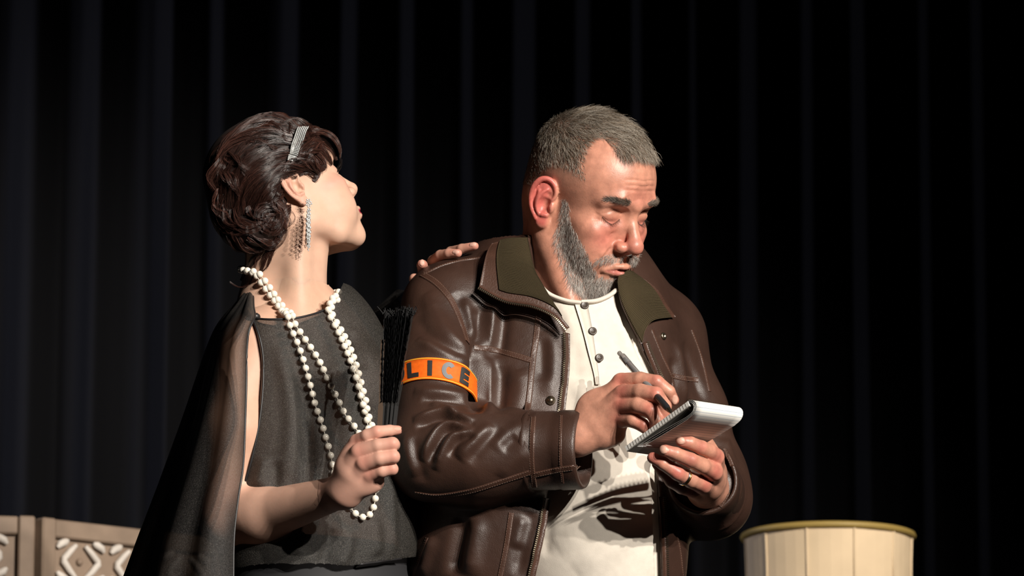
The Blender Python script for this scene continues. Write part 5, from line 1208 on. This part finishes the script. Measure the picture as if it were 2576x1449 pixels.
def patch(u0, u1, v0, v1, nu, nv, out): return np.array([[wrapband(u, v, out) for v in np.linspace(v0, v1, nv)] for u in np.linspace(u0, u1, nu)])
def smooth_grid(G, k=3):
    for _ in range(k): G[1:-1] = (G[:-2] + 2 * G[1:-1] + G[2:]) / 4
    return G
bg = smooth_grid(patch(-95, 112, -16, 16, 90, 5, .0028), 14)
BU = np.linspace(-95, 112, 90)
def on_band(u, v, out):
    i = np.clip((u + 95) / 207 * 89, 0, 88.999); a = int(i); f = i - a; j = np.clip((v + 16) / 32 * 4, 0, 3.999); b = int(j); e = j - b
    p = (bg[a, b] * (1 - f) + bg[a + 1, b] * f) * (1 - e) + (bg[a, b + 1] * (1 - f) + bg[a + 1, b + 1] * f) * e
    ax_ = A0 + axd * ((p - A0) @ axd); d = p - ax_; return p + d / np.linalg.norm(d) * out
def facing(G):
    N = normals(*sheet(G)); c = G.reshape(-1, 3); k = len(c) // 2; ax_ = A0 + axd * ((c[k] - A0) @ axd); return G if N[k] @ (c[k] - ax_) > 0 else G[:, ::-1]
band = mesh('armband', *solid_sheet(facing(bg), .0015), orange, man)
def strip(pts, w, mat, name, out=.0008):
    """a stroke of a letter: polyline in band millimetres with width w"""
    p = np.array(pts, float); t = np.gradient(p, axis=0); t /= np.linalg.norm(t, axis=1, keepdims=True); s = np.stack([-t[:, 1], t[:, 0]], 1)
    return np.array([[on_band(*(q + e * w / 2 * k), out) for k in (-1, 0, 1)] for q, e in zip(p, s)])
def lin(a, b, n=7): return [tuple(np.array(a) + (np.array(b) - np.array(a)) * t) for t in np.linspace(0, 1, n)]
def arc(c, rx, ry, a0, a1, n=22): return [(c[0] + rx * math.cos(math.radians(t)), c[1] + ry * math.sin(math.radians(t))) for t in np.linspace(a0, a1, n)]
HL, WL, TH = 11.3, 7.6, 6.2
LET = {'P': [lin((-WL + 1, -HL), (-WL + 1, HL)), lin((-WL, -HL + 2.6), (1, -HL + 2.6)) , arc((1, -3.8), 4.6, 4.2, -90, 90), lin((1, .4), (-WL, .4))],
       'O': [arc((0, 0), WL - 1, HL - 2.4, 0, 360, 36)], 'L': [lin((-WL + 1, -HL), (-WL + 1, HL)), lin((-WL, HL - 2.6), (WL - .5, HL - 2.6))], 'I': [lin((0, -HL), (0, HL))],
       'C': [arc((1, 0), WL - .8, HL - 2.4, 45, 315, 30)], 'E': [lin((-WL + 1, -HL), (-WL + 1, HL)), lin((-WL, -HL + 2.6), (WL - 1, -HL + 2.6)), lin((-WL, 0), (WL - 2, 0)), lin((-WL, HL - 2.6), (WL - 1, HL - 2.6))]}
for ch, u0 in zip('POLICE', (-80, -56, -31, -8, 17, 45)):
    mb = MB()
    for k, st in enumerate(LET[ch]): mb.add(*solid_sheet(facing(strip([(u0 + a, b) for a, b in st], TH, None, None, .0007 + .0001 * k)), .0006))
    mb.build('letter', grey_t if ch == 'C' else black_t, band, False)
for v in (-14.6, 14.6):
    mesh('armband_edging', *solid_sheet(facing(strip([(u, v) for u in np.linspace(-94, 111, 70)], 1.4, None, None, .0005)), .0005), yellow_t, band)

B1 = P(1735, 1022, -.322); B2 = P(1853, 1040, -.246); L1 = P(1577, 1136, -.246)
e1, e2 = B2 - B1, L1 - B1; W1, L2 = np.linalg.norm(e1), np.linalg.norm(e2); u1, u2 = e1 / W1, e2 / L2; nn_ = np.cross(u1, u2); nn_ /= np.linalg.norm(nn_)
u2 = np.cross(nn_, u1); u2 = u2 if u2 @ e2 > 0 else -u2; u2 = e2 / L2
paper = material('white_paper', (.78, .76, .72), rough=.75, spec=.2)
def ruled_nodes(nt, b, tc):
    a = nt.nodes.new('ShaderNodeAttribute'); a.attribute_name = 'uvp'; w = nt.nodes.new('ShaderNodeTexWave'); w.wave_type = 'BANDS'; w.bands_direction = 'X'; w.inputs['Scale'].default_value = 48
    r = nt.nodes.new('ShaderNodeValToRGB'); r.color_ramp.elements[0].position = .955; r.color_ramp.elements[0].color = (.78, .76, .72, 1); r.color_ramp.elements[1].position = .985; r.color_ramp.elements[1].color = (.30, .36, .42, 1)
    nt.links.new(a.outputs['Vector'], w.inputs['Vector']); nt.links.new(w.outputs[0], r.inputs[0]); nt.links.new(r.outputs[0], b.inputs['Base Color'])
ruled = material('ruled_paper', (.78, .76, .72), rough=.7, spec=.2, extra=ruled_nodes)
card = material('grey_card', (.30, .28, .25), rough=.8)
pad = thing('notepad', 'small ruled notepad with pages flipped over, held in the left hand', 'notepad', tuple(B1 + e1 / 2 + e2 / 2 - nn_ * .012))
def padpt(a, b, h): return B1 + u1 * (W1 * a) + u2 * (L2 * b) + nn_ * h
def slab(h0, h1, name, mat, b0=.0, b1=1.0):
    v = [padpt(a, b, h) for a in (0, 1) for b in (b0, b1) for h in (h0, h1)]
    return mesh(name, v, [np.array(f) for f in [[(0, 1, 3, 2), (4, 6, 7, 5), (0, 4, 5, 1), (2, 3, 7, 6), (0, 2, 6, 4), (1, 5, 7, 3)]]], mat, pad, False)
slab(0, .0012, 'backing_card', card); slab(.0013, .0078, 'page_block', paper)
for k in range(1, 24):
    mb = MB(); b = k / 24.; mb.box(padpt(-.001, b, .0045), (.0004, .0004, .0064), np.stack([u1, u2, nn_], 1)); mb.build('page_mark', card, pad, False)
mb = MB()
for k in range(16):                                                     # wire binding
    c = padpt((k + .5) / 16, .012, .004); a = np.linspace(0, 2 * math.pi, 13); mb.tube([c + u2 * (.0062 * math.cos(t)) + nn_ * (.0078 * math.sin(t)) for t in a], .0005, 5, False)
mb.build('wire_binding', metal_z, pad)
for q, (ex, op, le) in enumerate(((0, .0, .80), (.0018, .004, .76), (.0035, .009, .70))):          # leaves rolled over the binding and hanging below
    t = np.linspace(0, 1, 34); rr = .0085 + ex * .8; prof = []
    for s in np.linspace(100, 270, 12): prof.append((.005 + rr * math.cos(math.radians(s)) * 1.35, -.0015 + rr * math.sin(math.radians(s))))
    for s in np.linspace(.02, le, 22)[1:]: prof.append((.006 + s * L2, -.0015 - (rr * (1 - s / le) ** 1.3) - .001 - (op * .6) * math.sin(s * math.pi * .8)))
    g = np.array([[padpt(a, 0, 0) + u2 * (p[0] - .006 * a * i / len(prof)) + nn_ * p[1] for a in np.linspace(.005 + .004 * q, .995, 8)] for i, p in enumerate(prof)])
    l = np.r_[0, np.cumsum([math.hypot(prof[i + 1][0] - prof[i][0], prof[i + 1][1] - prof[i][1]) for i in range(len(prof) - 1)])]
    uv = np.stack([np.repeat(l, 8), np.zeros(len(l) * 8)], 1); V, Q = solid_sheet(g, .00025); mesh('flipped_page', V, Q, ruled, pad, uv=np.vstack([uv, uv]))

# pen
tip = padpt(.10, .30, .009); endp = P(1557, 887, -.16); d = endp - tip; PL = np.linalg.norm(d); Rp = np.array(Vector(d / PL).to_track_quat('Z', 'Y').to_matrix())
clear = material('clear_plastic', (.35, .34, .34), rough=.12, spec=.6); clear.node_tree.nodes['Principled BSDF'].inputs['Transmission Weight'].default_value = .55
dark_p = material('black_plastic', (.02, .02, .022), rough=.3)
pen = thing('pen', 'clear and black ballpoint pen gripped in the right hand', 'pen', tuple(tip))
MB().lathe([(.0004, 0), (.0006, .002), (.0016, .006), (.0034, .014), (.0036, .016)], tip, 20, Rp).build('tip', metal_z, pen)
MB().lathe([(.0036, .016), (.0047, .022), (.0048, .058), (.0042, .06)], tip, 20, Rp).build('grip', dark_p, pen)
MB().lathe([(.0042, .06), (.0047, .061), (.0047, PL - .030), (.0040, PL - .028)], tip, 24, Rp).build('barrel', clear, pen)
MB().lathe([(.0012, .06), (.0012, PL - .02)], tip, 10, Rp).build('refill', dark_p, pen)
MB().lathe([(.0046, PL - .034), (.0050, PL - .033), (.0050, PL - .012), (.0032, PL - .009), (.0032, PL - .001), (.0024, PL), (.0001, PL)], tip, 24, Rp).build('cap', clear, pen)
cl = Rp @ np.array((-.5, -1, 0)); cl /= np.linalg.norm(cl); dz = d / PL
MB().tube([tip + dz * (PL - .013) + cl * .0045, tip + dz * (PL - .012) + cl * .0075, tip + dz * (PL - .03) + cl * .0078, tip + dz * (PL - .046) + cl * .0072, tip + dz * (PL - .048) + cl * .0055], .0013, 8).build('clip', dark_p, pen)

# ring on the left hand
rc = P(1722, 1200, -.2315); rt = P(1704, 1190, -.241) - P(1738, 1208, -.222); Rr_ = np.array(Vector(rt).to_track_quat('Z', 'Y').to_matrix())
ring_g = material('gold', (.75, .43, .12), rough=.22, metal=1); ring_s = material('silver', (.75, .75, .76), rough=.18, metal=1)
ring = thing('ring', 'two-tone gold and silver wedding band on the ring finger under the notepad', 'ring', tuple(rc))
ri = .0112
def hoop(z0, z1, r, mat, name): MB().lathe([(r - .0012, z0), (r, z0), (r + .0009, (z0 + z1) / 2), (r, z1), (r - .0012, z1), (r - .0012, z0)], rc, 48, Rr_).build(name, mat, ring)
hoop(-.0026, .0002, ri, ring_g, 'gold_band'); hoop(.0004, .0030, ri + .0002, ring_s, 'silver_band')
